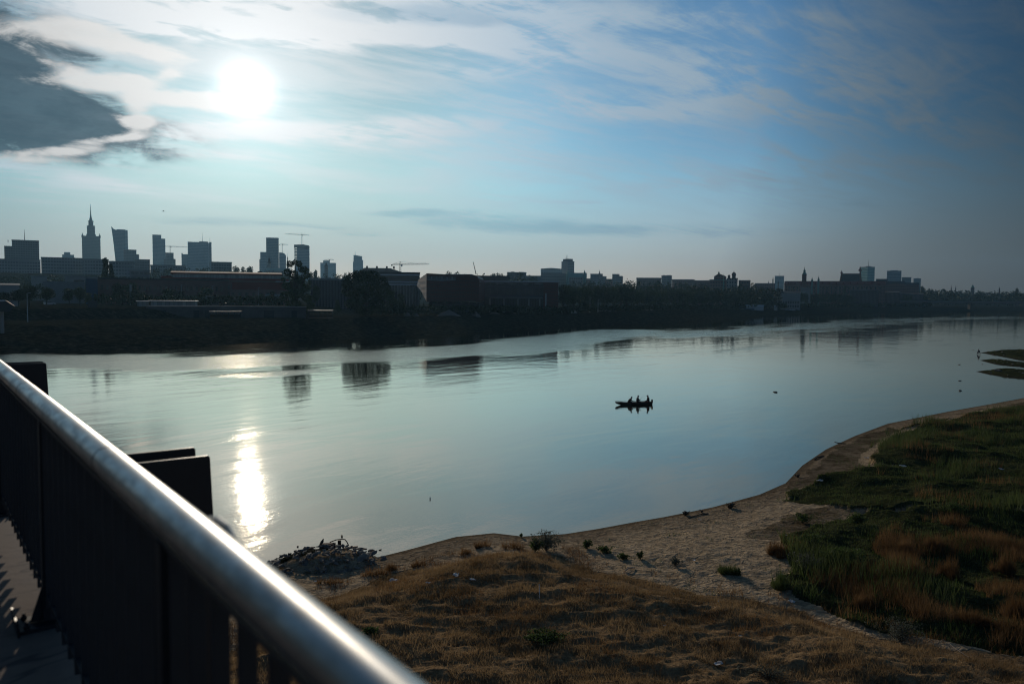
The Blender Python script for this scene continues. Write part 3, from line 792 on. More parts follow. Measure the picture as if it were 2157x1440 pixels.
# ---- middle skyline
t, wd, h, k, loc = block('theatre', 'wide windowless pale box with a low pitched top, left of the lone two-mast tower', 'theatre', 1138.5, 1183, 566, 1650, 40, 'clad_white', parapet=False)
MB().prism([(-wd / 2 - .3, h + .01), (wd / 2 + .3, h + .01), (0, h + 1.8)], -.3, 40).build('roof', 'concrete', t)
block('glass_tower', 'lone square two-toned tower with masts at the centre right of the skyline', 'skyscraper', 1190.5, 1213.5, 551, 1700, 26, 'slab_facade_light', rot=R(32), steps=[(1193.5, 1210.5, 545, 'slab_facade')], masts=[(1197, 536), (1199.5, 535), (1194.5, 541)], parapet=True)
t, wd, h, k, loc = block('church', 'pale church with a steep green copper roof below the lone two-mast tower', 'church', 1192, 1235, 584, 1150, 26, 'old_facade_pale', gable=10, roof='green_roof')
for sx_ in (-.42, .4):
    lathe_part(t, 'turret', [(2.2, -4), (2.2, h + 4), (2.5, h + 4.2), (1.2, h + 7), (.2, h + 10.5)], 'green_roof', wd * sx_, -1, 8)
block('university_building', 'long pale block with a dark top behind the right wing of the museum', 'university building', 1140, 1196, 577, 1180, 40, 'old_facade_pale')
block('apartment_block', 'flat-roofed block behind the slim onion-topped steeple', 'apartment block', 1243, 1269, 577.5, 1500, 30, 'slab_facade_light', steps=[(1269, 1277, 581.5, 'slab_facade_light')])
steeple('slim onion-topped steeple rising from the flat-roofed block', 1262, 1150, 578, 568, 3.4, 'pale_render')
block('apartment_block', 'pale block with a sloping right shoulder, second small block right of the green-roofed church', 'apartment block', 1289, 1304, 578, 1500, 30, 'slab_facade_light', steps=[(1304, 1311.5, 581, 'slab_facade_light')])
block('apartment_block', 'boxy block with rooftop huts alone in the middle of the wooded skyline', 'apartment block', 1392.5, 1414.5, 581, 1500, 30, 'slab_facade_light', plant=[(1396, 1400, 579), (1404, 1412, 579)])
for i, (a, b_, py, D, lb) in enumerate([(1213, 1243, 589, 1250, 'low roofs right of the green-roofed church'), (1275, 1290, 590, 1280, 'low grey roof between the two pale blocks'), (1340, 1392, 587.5, 1350, 'long low roofline left of the boxy block with rooftop huts'),
                                  (1415, 1462, 591, 1300, 'long low roofline right of the boxy block with rooftop huts'), (1462, 1497, 593, 1150, 'low dark roofs left of the domed church group'), (1590, 1632, 599, 1250, 'low roofs between the domed church and the pale far tower')]):
    block('terraced_houses', lb, 'houses', a, b_, py, D, 18, 'old_facade', gable=3, roof='dark_roof')

# domed church group
t, wd, h, k, loc = block('palace', 'red-brown palace with a pedimented attic on the high bank, left of the domes', 'palace', 1494, 1532, 590, 1050, 24, 'old_facade', roof='green_roof')
MB().prism([(-wd / 2 + 9 * k, h + .9), (wd / 2 - 3 * k, h + .9), (wd / 2 - 3 * k, h + 5), (-wd / 2 + 19 * k, h + 9), (-wd / 2 + 9 * k, h + 5)], 2, 20).build('attic', 'old_facade', t)
lathe_part(t, 'finial', [(1.1, h + 8), (1.1, h + 10), (.2, h + 12)], 'green_roof', -wd / 2 + 19 * k, 10, 8)
steeple('thin pointed spire on the wooded slope in front of the domed church', 1523.5, 800, 597, 576, 3.2, 'green_roof', 'green_roof', onion=False)
t, wd, h, k, loc = block('domed_church', 'pale arcaded church with a small dark dome at its right corner', 'church', 1530, 1553, 587, 1040, 24, 'old_facade_pale', roof='dark_roof')
lathe_part(t, 'dome', [(2.4, h + .9), (2.4, h + 4.2), (2.9, h + 5), (2.5, h + 7), (1.2, h + 8.4), (.3, h + 9), (.15, h + 10.5)], 'dark_roof', wd * .14, 6, 12)
lathe_part(t, 'dome', [(1.6, h + .9), (1.6, h + 2.6), (1.9, h + 3.2), (1.4, h + 4.6), (.2, h + 5.4)], 'dark_roof', -wd * .3, 6, 12)
block('tenement', 'brown tenement with a flat top right of the small domed church', 'tenement', 1555, 1580, 591.5, 1050, 20, 'old_facade', gable=2)
block('glass_tower', 'pale far tower with a short mast, left of the castle', 'skyscraper', 1631, 1650.5, 581.5, 2300, 26, 'tower_glass_pale', masts=[(1640, 573)])
steeple('slim twin steeple just left of the pale far tower', 1627.3, 1500, 590, 582, 2.4, 'tower_stone')
steeple('small spire on the low roofs left of the pale far tower', 1618, 1500, 597, 591, 2.0, 'tower_stone')
steeple('small steeple standing before the pale far tower', 1638.5, 1300, 597, 589, 2.4, 'tower_stone')

# castle
t, wd, h, k, loc = block('castle', 'long red-roofed castle with many dormers crowning the bank above the river', 'castle', 1649, 1862, 600, 1080, 26, 'old_facade', gable=8.5, roof='red_roof')
wall_windows(t, wd, [h - 5.5, h - 10.5], 22, 1.7, 2.6)
for i in range(14):
    xx = -wd / 2 + (i + .6) * wd / 14.5
    b_ = MB().box(xx - .9, xx + .9, 2.2, 6, h + 1.0, h + 3.2); b_.build('dormer', 'red_roof', t)
steeple('castle clock tower of red brick with a bulbous helm and tall spire', 1693, 1060, 579.5, 562, 9.5, 'brick', 'green_roof')
steeple('small onion turret on the castle roof, nearer the clock tower', 1709.5, 1075, 591, 583, 4.0, 'green_roof', 'green_roof')
steeple('small pointed turret on the castle roof, farther from the clock tower', 1723.2, 1075, 590, 580.5, 4.2, 'green_roof', 'green_roof')
# cathedral
loc, rz, wd, D = site(1768, 1814, 1250)
t = thing('cathedral', 'gothic cathedral with a steep dark roof between stepped gables and pinnacles', 'cathedral', loc, rz)
g = loc[2]; Z = lambda py: htop(1791, py, D, g); k = wd / 46
MB().box(-wd / 2, wd / 2, 0, 24, -4, Z(592)).build('wall', 'brick', t)
MB().prismx([(-.3, Z(592) + .01), (24.3, Z(592) + .01), (12, Z(575.5))], -wd / 2 + 3.5 * k, wd / 2 - 5 * k).build('roof', 'dark_roof', t)
MB().prism([(-wd / 2 - 1 * k, Z(592)), (-wd / 2 + 4 * k, Z(592)), (-wd / 2 + 4 * k, Z(575)), (-wd / 2 + 3 * k, Z(573)), (-wd / 2 + 1.6 * k, Z(575)), (-wd / 2 + .3 * k, Z(584))], 8, 16).build('gable', 'brick', t)
lathe_part(t, 'pinnacle', [(2.0, Z(575)), (2.0, Z(573)), (.9, Z(572)), (.3, Z(569))], 'brick', -wd / 2 + 3 * k, 12, 8)
MB().prism([(wd / 2 - 5.5 * k, Z(592)), (wd / 2 + .5 * k, Z(592)), (wd / 2 - 1.5 * k, Z(578)), (wd / 2 - 2.6 * k, Z(570)), (wd / 2 - 5 * k, Z(570))], 8, 16).build('gable', 'brick', t)
lathe_part(t, 'pinnacle', [(2.4, Z(570.5)), (2.5, Z(567.5)), (1.3, Z(566)), (.4, Z(561))], 'brick', wd / 2 - 4 * k, 12, 8)
block('glass_tower', 'green glass tower with a tall thin mast beside the cathedral', 'skyscraper', 1820, 1846.5, 562.5, 1900, 27, 'tower_green', rot=R(38), masts=[(1836.5, 546)], plant=[(1833, 1838, 560)])
block('glass_tower', 'broad blue-grey tower with stepped roof right of the green tower', 'skyscraper', 1866.5, 1897, 571, 2000, 30, 'tower_glass_pale', plant=[(1874, 1890, 569)])
block('office_block', 'low wing with a flared top corner right of the broad blue-grey tower', 'office block', 1898, 1918, 584.5, 2000, 30, 'tower_glass')
block('glass_tower', 'smallest square tower at the right end of the tower row', 'skyscraper', 1923, 1938.5, 587, 2100, 28, 'tower_glass_pale', plant=[(1928, 1934, 585.5)])
for a, b_, py, D, lb in [(1844, 1868, 592, 1250, 'steep-roofed burgher houses right of the green tower foot'), (1868, 1905, 597, 1230, 'dark roofs below the broad blue-grey tower'), (1905, 1935, 600, 1220, 'dark gabled houses below the smallest square tower')]:
    block('terraced_houses', lb, 'houses', a, b_, py, D, 16, 'old_facade', gable=5, roof='dark_roof')
steeple('pale domed church on the low right horizon', 2048, 1500, 607, 598, 8, 'old_facade_pale', 'green_roof')
steeple('small dark turret between the pale dome and the round treetop', 2104.5, 1400, 610, 604, 3, 'tower_stone')
steeple('left of a pair of thin spires on the low right horizon', 2003, 1500, 609, 600, 2.2, 'tower_stone', onion=False)
steeple('right of a pair of thin spires on the low right horizon', 2012.5, 1500, 609, 601, 2.2, 'tower_stone', onion=False)

# riverside palace and lower town on the right
t, wd, h, k, loc = block('riverside_palace', 'pale two-storey riverside palace with a dark hipped roof among trees', 'palace', 1616, 1686, 617, 820, 20, 'pale_render', gable=4.5, roof='dark_roof')
wall_windows(t, wd, [1.2, 5.2], 13, 1.2, 1.9)
MB().prism([(-wd * .28, h), (wd * .02, h), (-wd * .13, h + 4.4)], -1.2, 6).build('pediment', 'dark_roof', t)
block('gabled_house', 'pale-gabled house with a steep lit roof in front of the castle', 'house', 1686, 1706, 614, 930, 14, 'pale_render', gable=9, roof='tan_sheet')
for i, (a, b_, py, D, lb) in enumerate([(1790, 1850, 612, 1040, 'dark ribbed riverside building below the cathedral'), (1850, 1895, 616, 1110, 'dark riverside building below the green tower'), (1895, 1945, 619, 1160, 'low riverside building left of the road bridge')]):
    t, wd, h, k, loc = block('riverside_building', lb, 'building', a, b_, py, D, 22, 'ribbed_dark', gable=2)

# ---- near left: Powisle front
t, wd, h, k, loc = block('apartment_slab', 'very long grey slab block with window rows filling the far left skyline', 'apartment block', -40, 88, 547, 880, 18, 'slab_facade_light', plant=[(-10, 0, 545), (30, 38, 545), (62, 68, 545.5)])
block('apartment_slab', 'long grey slab block with roof huts below the spired tower, left half', 'apartment block', 89, 176, 544, 860, 18, 'slab_facade_light', plant=[(92, 97, 542), (108, 113, 542.6), (120, 124, 542), (152, 160, 541.5)])
block('apartment_slab', 'long grey slab block with roof huts below the spired tower, right half', 'apartment block', 177, 230, 547, 850, 18, 'slab_facade_light')
block('apartment_slab', 'lower grey slab right of the poplar with a thin pale cornice', 'apartment block', 231, 284, 552, 800, 18, 'slab_facade_light', plant=[(236, 242, 549.5)])
block('apartment_slab', 'grey slab half hidden by slope trees below the dark stepped block', 'apartment block', 318, 392, 560, 900, 18, 'slab_facade_light')
t, wd, h, k, loc = block('patterned_building', 'low building with large pale angular figures on its wall, left of the red-roofed hall', 'building', 274, 317, 571, 600, 16, 'slab_facade', parapet=True)
for i, (a, b_, c, d) in enumerate([(.50, .54, .2, .8), (.54, .60, .68, .8), (.54, .60, .2, .32), (.66, .70, .2, .8), (.70, .78, .68, .8), (.70, .76, .45, .55), (.82, .86, .25, .8), (.86, .93, .25, .36), (.86, .93, .5, .62), (.30, .46, .72, .80), (.36, .40, .3, .7)]):
    MB().box(-wd / 2 + a * wd, -wd / 2 + b_ * wd, -.12, .05, c * h * .5 + h * .4, d * h * .5 + h * .4).build('wall_figure', 'pale_render', t)
block('low_house', 'low pale house with a flat roof left of the white strip building', 'house', 66, 100, 584, 520, 14, 'pale_render')
t, wd, h, k, loc = block('strip_building', 'white building with one row of dark square windows left of the blue hoarding', 'building', 137, 180, 583, 470, 14, 'pale_render')
wall_windows(t, wd, [h - 3.2], 9, 1.0, 1.4, x0=-wd * .02, x1=wd * .44)
block('shed', 'long grey shed below the white strip building', 'shed', 92, 178, 597, 400, 14, 'concrete')
block('hoarding', 'blue boarded building front at the foot of the poplar', 'building', 181, 206, 587, 380, 10, 'blue_panel')
t, wd, h, k, loc = block('workshop', 'pale workshop with a sloping roof at the far left edge above the bank', 'workshop', -35, 42, 600, 300, 16, 'pale_render', gable=4, roof='concrete')
wall_windows(t, wd, [h - 4.0], 8, .8, 1.1)
# brick power-station front
t, wd, h, k, loc = block('brick_building', 'long two-storey brick building with a dark cornice and rows of dark windows', 'factory building', 205, 484, 590, 405, 20, 'brick', roof='dark_roof')
wall_windows(t, wd, [h - 4.9, h - 9.6], 24, 1.05, 1.9)
t, wd, h, k, loc = block('red_roofed_hall', 'long hall with a dark red roof and a strip of skylights behind the brick building', 'factory building', 362, 598, 588, 452, 22, 'old_facade', parapet=False)
MB().prism([(-wd / 2, h + .01), (wd / 2, h + .01), (wd / 2, h + .6), (-wd / 2, h + .6)], -.5, 22).build('eaves', 'red_roof', t)
MB().box(-wd / 2 + 1, wd / 2 - 1, 2, 20, h + .62, h + 2.6).build('skylight_strip', 'glass_pavilion_wall', t)
MB().prismx([(1.2, h + 2.62), (21, h + 2.62), (21, h + 3.4), (11, h + 4.4), (1.2, h + 3.4)], -wd / 2, wd / 2).build('roof', 'red_roof', t)
block('annexe', 'short red-roofed annexe at the left end of the red-roofed hall', 'annexe', 340, 361, 584, 450, 16, 'red_roof', roof='red_roof')
loc, rz, wd, D = site(494, 562, 480)
t = thing('arched_hall', 'tan sheet roof rising gently to a dark shallow arch behind the red roof', 'hall', loc, rz)
g = loc[2]; Z = lambda py: htop(528, py, D, g); k = wd / 68
MB().box(-wd / 2, wd / 2, .5, 24, -4, Z(577)).build('wall', 'old_facade', t)
MB().prism([(-wd / 2 - 1, Z(577) + .01), (wd * .22, Z(575)), (wd * .22, Z(573.8)), (wd * .10, Z(573.4)), (-wd / 2 - 1, Z(576.2))], 0, 24).build('roof', 'tan_sheet', t)
MB().prism([(wd * .221, Z(577)), (wd / 2 + 1, Z(577)), (wd * .42, Z(573.4)), (wd * .32, Z(570.6)), (wd * .27, Z(570.4)), (wd * .221, Z(572))], 0, 24).build('arched_roof', 'dark_roof', t)
t, wd, h, k, loc = block('factory_hall', 'dark red and grey factory hall right of the brick building', 'factory building', 485, 608, 591, 410, 22, 'old_facade', roof='red_roof')
MB().box(-wd / 2 + 1, wd / 2 - 1, -.25, -.01, h * .62, h - 1.0).build('red_band', 'red_roof', t)
MB().box(wd * .10, wd * .44, -.6, -.26, h * .25, h * .45).build('pale_panel', 'concrete', t)
MB().box(wd * .28, wd * .52, -3, -.3, h - .6, h - .2).build('awning', 'white_metal', t)
# dark ribbed building between the two river trees and the library behind it
block('ribbed_building', 'dark vertically ribbed building between the two big river trees', 'building', 655, 742, 590, 430, 24, 'ribbed_dark')
t, wd, h, k, loc = block('library', 'library with a long hipped roof and roof vents below the nearest crane', 'library', 762, 838, 573, 640, 30, 'slab_facade', parapet=False)
MB().prism([(-wd / 2 - 2, h + .01), (wd / 2 + 4, h + .01), (wd / 2 - 6, h + 3.2), (-wd / 2 + 2, h + 3.2)], -1, 31).build('roof', 'tan_sheet', t)
for fx in (-.36, -.08, .2, .40): MB().box(wd * fx - .7, wd * fx + .7, 12, 14, h + 3.2, h + 5.2).build('vent', 'dark_roof', t)
t, wd, h, k, loc = block('office_building', 'glass-fronted office with white floor bands left of the museum', 'office building', 800, 884, 576, 500, 24, 'window_dark', roof='dark_roof')
for zz in (h - 1.2, h - 5.6, h - 7.2): MB().box(-wd / 2 - .2, wd / 2 + .2, -.5, .1, zz, zz + .7).build('floor_band', 'white_metal', t)
for i in range(14): MB().box(-wd / 2 + i * wd / 13.5, -wd / 2 + i * wd / 13.5 + .35, -.3, .1, 0, h - 7.3).build('mullion', 'concrete', t)

# riverside museum
loc, rz, wd, D = site(898, 1010, 400, R(-6))
t = thing('riverside_museum', 'dark red clad museum block with slanted roof and flared sides at the river', 'museum', loc, rz)
g = loc[2]; Z = lambda py: htop(954, py, D, g); k = wd / 112
v = [(-wd / 2, 0, Z(636)), (wd / 2 - 1 * k, 0, Z(634)), (wd / 2, 0, Z(592)), (wd / 2 - 5 * k, 0, Z(580)), (wd / 2 - 22 * k, 0, Z(577.5)), (wd * .05, 0, Z(578.5)), (-wd / 2, 0, Z(576))]
n_ = len(v); v2 = [(a * .98, 46, c) for a, b_, c in v]
mb = MB().add(v + v2, [tuple(range(n_)), tuple(range(2 * n_ - 1, n_ - 1, -1))] + [(i, i + n_, (i + 1) % n_ + n_, (i + 1) % n_) for i in range(n_)])
mb.build('wall', 'museum_red', t)
MB().add([(-wd / 2, -.06, Z(590)), (-wd / 2 + 32 * k, -.06, Z(592)), (-wd / 2 + 62 * k, -.06, Z(590)), (-wd / 2 + 62 * k, -.06, Z(583)), (-wd / 2 + 1 * k, -.06, Z(583)), (-wd / 2, .5, Z(590)), (-wd / 2 + 62 * k, .5, Z(583))], [(0, 1, 2, 3, 4)]).build('window_band', 'slab_facade_light', t)
MB().box(-wd / 2 + 3 * k, wd / 2 - 2 * k, 4, 44, -4, Z(636) - .02).build('base', 'museum_grid', t)
# pale flared side on the left
sv = [(-wd / 2 - .05, .2, Z(636)), (-wd / 2 - .05, .2, Z(576.5)), (-wd / 2 - 27 * k, 30, Z(580)), (-wd / 2 - 46 * k, 46, Z(585)), (-wd / 2 - 50 * k, 46, Z(600)), (-wd / 2 - 30 * k, 30, Z(612))]
MB().add(sv + [(a + .6, b_ + .6, c) for a, b_, c in sv], [(0, 1, 2, 3, 4, 5), (11, 10, 9, 8, 7, 6)] + [(i, i + 6, (i + 1) % 6 + 6, (i + 1) % 6) for i in range(6)]).build('side_wall', 'museum_side', t)
MB().box(-wd / 2 + 36 * k, wd / 2 - 18 * k, 6, 34, Z(579.5), Z(578.5) + .5).build('roof', 'white_metal', t)
loc, rz, wd, D = site(1011, 1175, 455, R(3))
t = thing('museum_wing', 'long dark museum wing on a recessed base, right of the red clad block', 'museum', loc, rz)
g = loc[2]; Z = lambda py: htop(1093, py, D, g); k = wd / 164
MB().box(-wd / 2, wd / 2, 0, 50, Z(629), Z(594)).build('wall', 'museum_grid', t)
MB().box(-wd / 2 + 6, wd / 2 - .5, 6, 46, -4, Z(629) - .02).build('base', 'ribbed_dark', t)
MB().box(-wd / 2 - .4, wd / 2 + .5, -.6, 50.4, Z(594) + .01, Z(592)).build('roof', 'white_metal', t)
MB().box(wd / 2 - 30 * k, wd / 2 + .3, -.3, -.02, -4, Z(594)).build('end_wall', 'museum_red', t)
for zz, a, b_ in ((596.5, .20, .30), (596.5, .34, .47), (597, .55, .62), (596.8, .70, .80)): MB().box(-wd / 2 + a * wd, -wd / 2 + b_ * wd, -.25, -.02, Z(zz + 1.3), Z(zz)).build('clerestory', 'slab_facade_light', t)
for a in (.12, .3, .48, .62, .76): MB().box(-wd / 2 + a * wd, -wd / 2 + a * wd + .8, .2, 1.2, -4, Z(629) + .1).build('column', 'concrete', t)
MB().box(-wd / 2 + 20 * k, wd / 2 - 32 * k, -.9, -.02, Z(628), Z(626)).build('balcony', 'concrete', t)
MB().lathe([(.35, -2), (.3, Z(617))], wd / 2 - 26 * k, -3, 8).build('pole', 'white_metal', t)
block('rooftop_pavilion', 'low glazed rooftop storey with white ends above the museum joint', 'building', 1002, 1071, 583.5, 520, 20, 'window_dark', roof='dark_roof', steps=[(1002, 1013, 584, 'white_metal')])
b_ = MB().tube([(0, 0, 0), (-1.8, 0, 7.5)], [.28, .15], 6); p_ = at(1003, 576.5, 470)
tag(b_.build('leaning_mast', 'crane_steel', None, (p_.x, p_.y, p_.z - .5)), 'short leaning pole on the roofline above the museum', 'pole')
t, wd, h, k, loc = block('university_complex', 'large pale complex with a glass roof grid among slope trees behind the museum wing', 'university building', 1084, 1140, 582, 1000, 40, 'slab_facade_light', roof='glass_pavilion_wall')
block('university_complex', 'grey hillside block with a humped roofline behind the museum', 'university building', 1068, 1108, 574.5, 1060, 30, 'slab_facade', steps=[(1076, 1083, 572, 'slab_facade'), (1094, 1103, 572.5, 'slab_facade')])

# ---- quay, walls and small things of the far bank
loc, rz, wd, D = site(171, 312, 284)
t = thing('quay_wall', 'pale grey concrete quay wall with faint graffiti at the left of the far bank', 'wall', loc, rz)
g = loc[2]
MB().box(-wd / 2, wd / 2, 0, 1.2, -3, htop(241, 650, D, g)).build('wall', 'quay_wall', t)
MB().box(-wd / 2 - .1, wd / 2 + .1, -.15, 1.35, htop(241, 650, D, g) + .003, htop(241, 648.7, D, g)).build('coping', 'pale_render', t)
MB().box(-wd * .40, -wd * .26, -.06, .1, 0, 2.4).build('door', 'steel_dark', t)
loc, rz, wd, D = site(313, 650, 296)
t = thing('embankment_wall', 'long coursed stone embankment wall with dark doorways above the far bank', 'wall', loc, rz)
g = loc[2]; hh = htop(480, 646.5, D, g)
MB().box(-wd / 2, wd / 2, 0, 1.4, -3, hh).build('wall', 'stone_wall', t)
MB().box(-wd / 2 - .1, wd / 2 + .1, -.2, 1.6, hh + .003, hh + .35).build('coping', 'concrete', t)
for fx in (-.44, -.40, -.20, -.13, .24, .27, .42): MB().box(wd * fx - 1.0, wd * fx + 1.0, -.12, .1, -.5, 2.7).build('doorway', 'steel_dark', t)
for (a, b_, pt, pb, D, lb) in [(318, 416, 633, 643, 315, 'long low pavilion of pale glass panels on the stone embankment'), (289, 313, 633.5, 642, 318, 'short pale glass shelter left of the long glass pavilion')]:
    loc, rz, wd, D = site(a, b_, D); pc = (a + b_) / 2; z0 = at(pc, pb, D).z - loc[2]; z1 = at(pc, pt, D).z - loc[2]
    t = thing('glass_pavilion', lb, 'pavilion', loc, rz)
    MB().box(-wd / 2, wd / 2, 0, 5, -1, z1 - .3).build('wall', 'glass_pavilion_wall', t)
    MB().box(-wd / 2 - .5, wd / 2 + .5, -.6, 5.6, z1 - .29, z1).build('roof', 'white_metal', t)
block('kiosk', 'small grey box building on the grass right of the glass pavilion', 'kiosk', 434, 462, 627.5, 345, 6, 'concrete')
for (a, b_, py, D, lb) in [(440, 508, 655.5, 288, 'open riverside shelter with a thin sunlit flat roof on the bank'), (648, 702, 653.5, 296, 'open flat-roofed shelter between the two big river trees')]:
    loc, rz, wd, D = site(a, b_, D); pc = (a + b_) / 2; z1 = at(pc, py, D).z - loc[2]
    t = thing('river_shelter', lb, 'shelter', loc, rz)
    MB().box(-wd / 2, wd / 2, 0, 5, z1 - .3, z1).build('roof', 'tan_sheet', t)
    for i in range(6):
        for yy in (.3, 4.6): MB().box(-wd / 2 + .2 + i * (wd - .5) / 5, -wd / 2 + .35 + i * (wd - .5) / 5, yy, yy + .15, -1.5, z1 - .31).build('post', 'steel_dark', t)
    MB().box(-wd / 2 + .1, wd / 2 - .1, 4.3, 4.5, .26, z1 * .55).build('back_wall', 'wood_wet', t)
    MB().box(-wd / 2, wd / 2, 0, 5, -1.5, .25).build('platform', 'wood_wet', t)
# canopy at the left edge
loc, rz, wd, D = site(-22, 30, 205)
t = thing('curved_canopy', 'dark curved canopy on a pale pillar at the extreme left edge of the far bank', 'canopy', loc, rz)
g = loc[2]; Z = lambda py: htop(4, py, D, g); k = wd / 52
MB().prism([(-wd / 2, Z(638)), (4 * k, Z(632)), (10 * k, Z(633.5)), (18 * k, Z(639)), (wd / 2, Z(644)), (17 * k, Z(655)), (12 * k, Z(656.5)), (-wd / 2, Z(656))], 0, 5).build('canopy', 'steel_dark', t)
MB().prism([(-6 * k, Z(632)), (4 * k, Z(631.5)), (9 * k, Z(633.4)), (3 * k, Z(634.5)), (-6 * k, Z(634.5))], -.15, 0).build('pale_edge', 'white_metal', t)
MB().lathe([(.45, -2), (.45, Z(656))], -1 * k, 2, 10).build('pillar', 'pale_render', t)
# lamps and flag poles on the far bank
def lamp(label, px, D, pyt, pyb=None, group=None, arm=True):
    loc, rz, wd, D = site(px - 1, px + 1, D); h = htop(px, pyt, D, loc[2])
    t = thing('street_lamp', label, 'street lamp', loc, rz, group)
    MB().lathe([(.14, -.5), (.10, h * .5), (.06, h)], 0, 0, 6).build('pole', 'white_metal', t)
    MB().tube([(0, 0, h), (.5, 0, h + .15), (1.0, 0, h + .1)], .05, 5).build('arm', 'white_metal', t)
    MB().box(.7, 1.35, -.12, .12, h - .02, h + .08).build('lamp_head', 'steel_dark', t)
lamp('tall slim lamp post alone near the left edge of the far bank', 57, 235, 618)
lamp('slim lamp post before the brick building, left of its first trees', 382, 380, 600)
lamp('slim lamp post before the brick building, right of its trees', 447, 380, 602)
lamp('slim lamp post before the factory hall', 544, 380, 606)
lamp('lamp post in the park right of the museum, nearer the museum', 1243, 470, 628)
lamp('lamp post in the park right of the museum, farther from the museum', 1260, 470, 631)
for i, px in enumerate((1476, 1490, 1507, 1560, 1583)):
    lamp('slim pale lamp post before the park trees left of the riverside palace', px, 735, 626, group='lamp posts before the park trees')
loc, rz, wd, D = site(260, 262, 355)
t = thing('banner_pole', 'pole with a narrow pale banner among the trees before the brick building', 'banner', (at(274, 625, 355).x, at(274, 625, 355).y, loc[2]), rz)
MB().lathe([(.08, -1), (.06, 9.5)], 0, 0, 6).build('pole', 'white_metal', t)
MB().box(.1, .8, -.02, .02, 6, 9.2).build('banner', 'pale_render', t)
# container, tents and stalls
def tent(label, a, b_, pt, D, m, name='market_tent', cat='tent'):
    loc, rz, wd, D = site(a, b_, D); pc = (a + b_) / 2; h = htop(pc, pt, D, loc[2])
    t = thing(name, label, cat, loc, rz)
    MB().box(-wd / 2, wd / 2, 0, 4, -1, h * .72).build('wall', m, t)
    MB().prismx([(-.3, h * .72 + .01), (4.3, h * .72 + .01), (2, h)], -wd / 2 - .3, wd / 2 + .3).build('roof', 'white_metal' if m != 'blue_panel' else 'blue_panel', t)
tent('small white site cabin on the far bank right of the museum', 1204, 1216, 648.5, 455, 'white_metal', 'site_cabin', 'cabin')
tent('long white marquee on the bank left of the blue hut', 1560, 1609, 642, 720, 'white_metal')
tent('bright blue hut in front of the long white marquee', 1570, 1589, 648.5, 705, 'blue_panel', 'hut', 'hut')
tent('tiny white stall right of the long white marquee', 1631, 1638, 643, 760, 'white_metal')
# cars
def car(label, px, D, m, rz0=0.0, group=None):
    loc, rz, wd, D = site(px - 1, px + 1, D)
    t = thing('parked_car', label, 'car', loc, rz + rz0, group)
    MB().prism([(-2.1, .35), (2.1, .35), (2.15, .75), (1.9, .95), (1.1, 1.0), (-1.9, 1.02), (-2.15, .8)], -.85, .85).build('body', m, t)
    MB().prism([(-1.7, 1.02), (1.1, 1.01), (.45, 1.45), (-1.2, 1.48)], -.75, .75).build('cabin', 'window_dark', t)
    MB().prism([(-1.15, 1.485), (.42, 1.455), (.40, 1.50), (-1.1, 1.53)], -.72, .72).build('roof', m, t)
    for xx in (-1.3, 1.35):
        for yy in (-.86, .66):
            v = MB(); n = 12
            v.add([(xx + .33 * math.cos(2 * PI * i / n), yy + s_ * .2, .33 + .33 * math.sin(2 * PI * i / n)) for s_ in (0, 1) for i in range(n)], [tuple(range(n)), tuple(range(2 * n - 1, n - 1, -1))] + [(i, i + n, (i + 1) % n + n, (i + 1) % n) for i in range(n)]).build('wheel', 'tyre', t)
for i, px in enumerate((1347, 1358, 1366, 1375)):
    car('pale car parked under the park trees seen beyond the earth heaps', px, 880, 'car_paint_white', .2 * i, 'cars under the park trees')
for i, px in enumerate((1736, 1745, 1762, 1774, 1812, 1817)):
    car('car parked on the quay between the riverside palace and the road bridge', px, 1010, ['car_paint_white', 'car_paint_dark'][i % 2], .1 * i, 'cars on the quay')
for i, px in enumerate((1650, 1657, 1665, 1672)):
    car('pale car at the water-front below the riverside palace', px, 790, 'car_paint_white', .3 * i, 'cars below the palace')
car('car glinting on the left road above the quay wall', 104, 330, 'car_paint_white', .2)
car('dark car on the grass terrace right of the kiosk', 477, 345, 'car_paint_dark', .1)

# road bridge at the right
t = thing('road_bridge', 'long dark flat girder bridge crossing the river at the far right', 'bridge')
a, b_ = at(1948, 636, 1150), at(2480, 640, 1180)
dv = (b_ - a); L = math.hypot(dv.x, dv.y); an = math.atan2(dv.y, dv.x)
t.location = (a.x, a.y, 0); t.rotation_euler = (0, 0, an)
MB().box(-60, L + 300, -8, 8, 10.6, 13.2).build('girder', 'stone_wall', t)
MB().box(-60, L + 300, -9, 9, 13.21, 13.7).build('deck', 'concrete', t)
MB().box(-60, L + 300, -8.9, -8.7, 13.71, 14.8).build('railing', 'steel_dark', t)
pr = at(2070, 640, 1075); xx = 0
for f_ in (70, 165, 260, 355):
    MB().prism([(f_ - 3.5, -2), (f_ + 3.5, -2), (f_ + 2.5, 10.58), (f_ - 2.5, 10.58)], -3, 3).build('pier', 'bark', t)

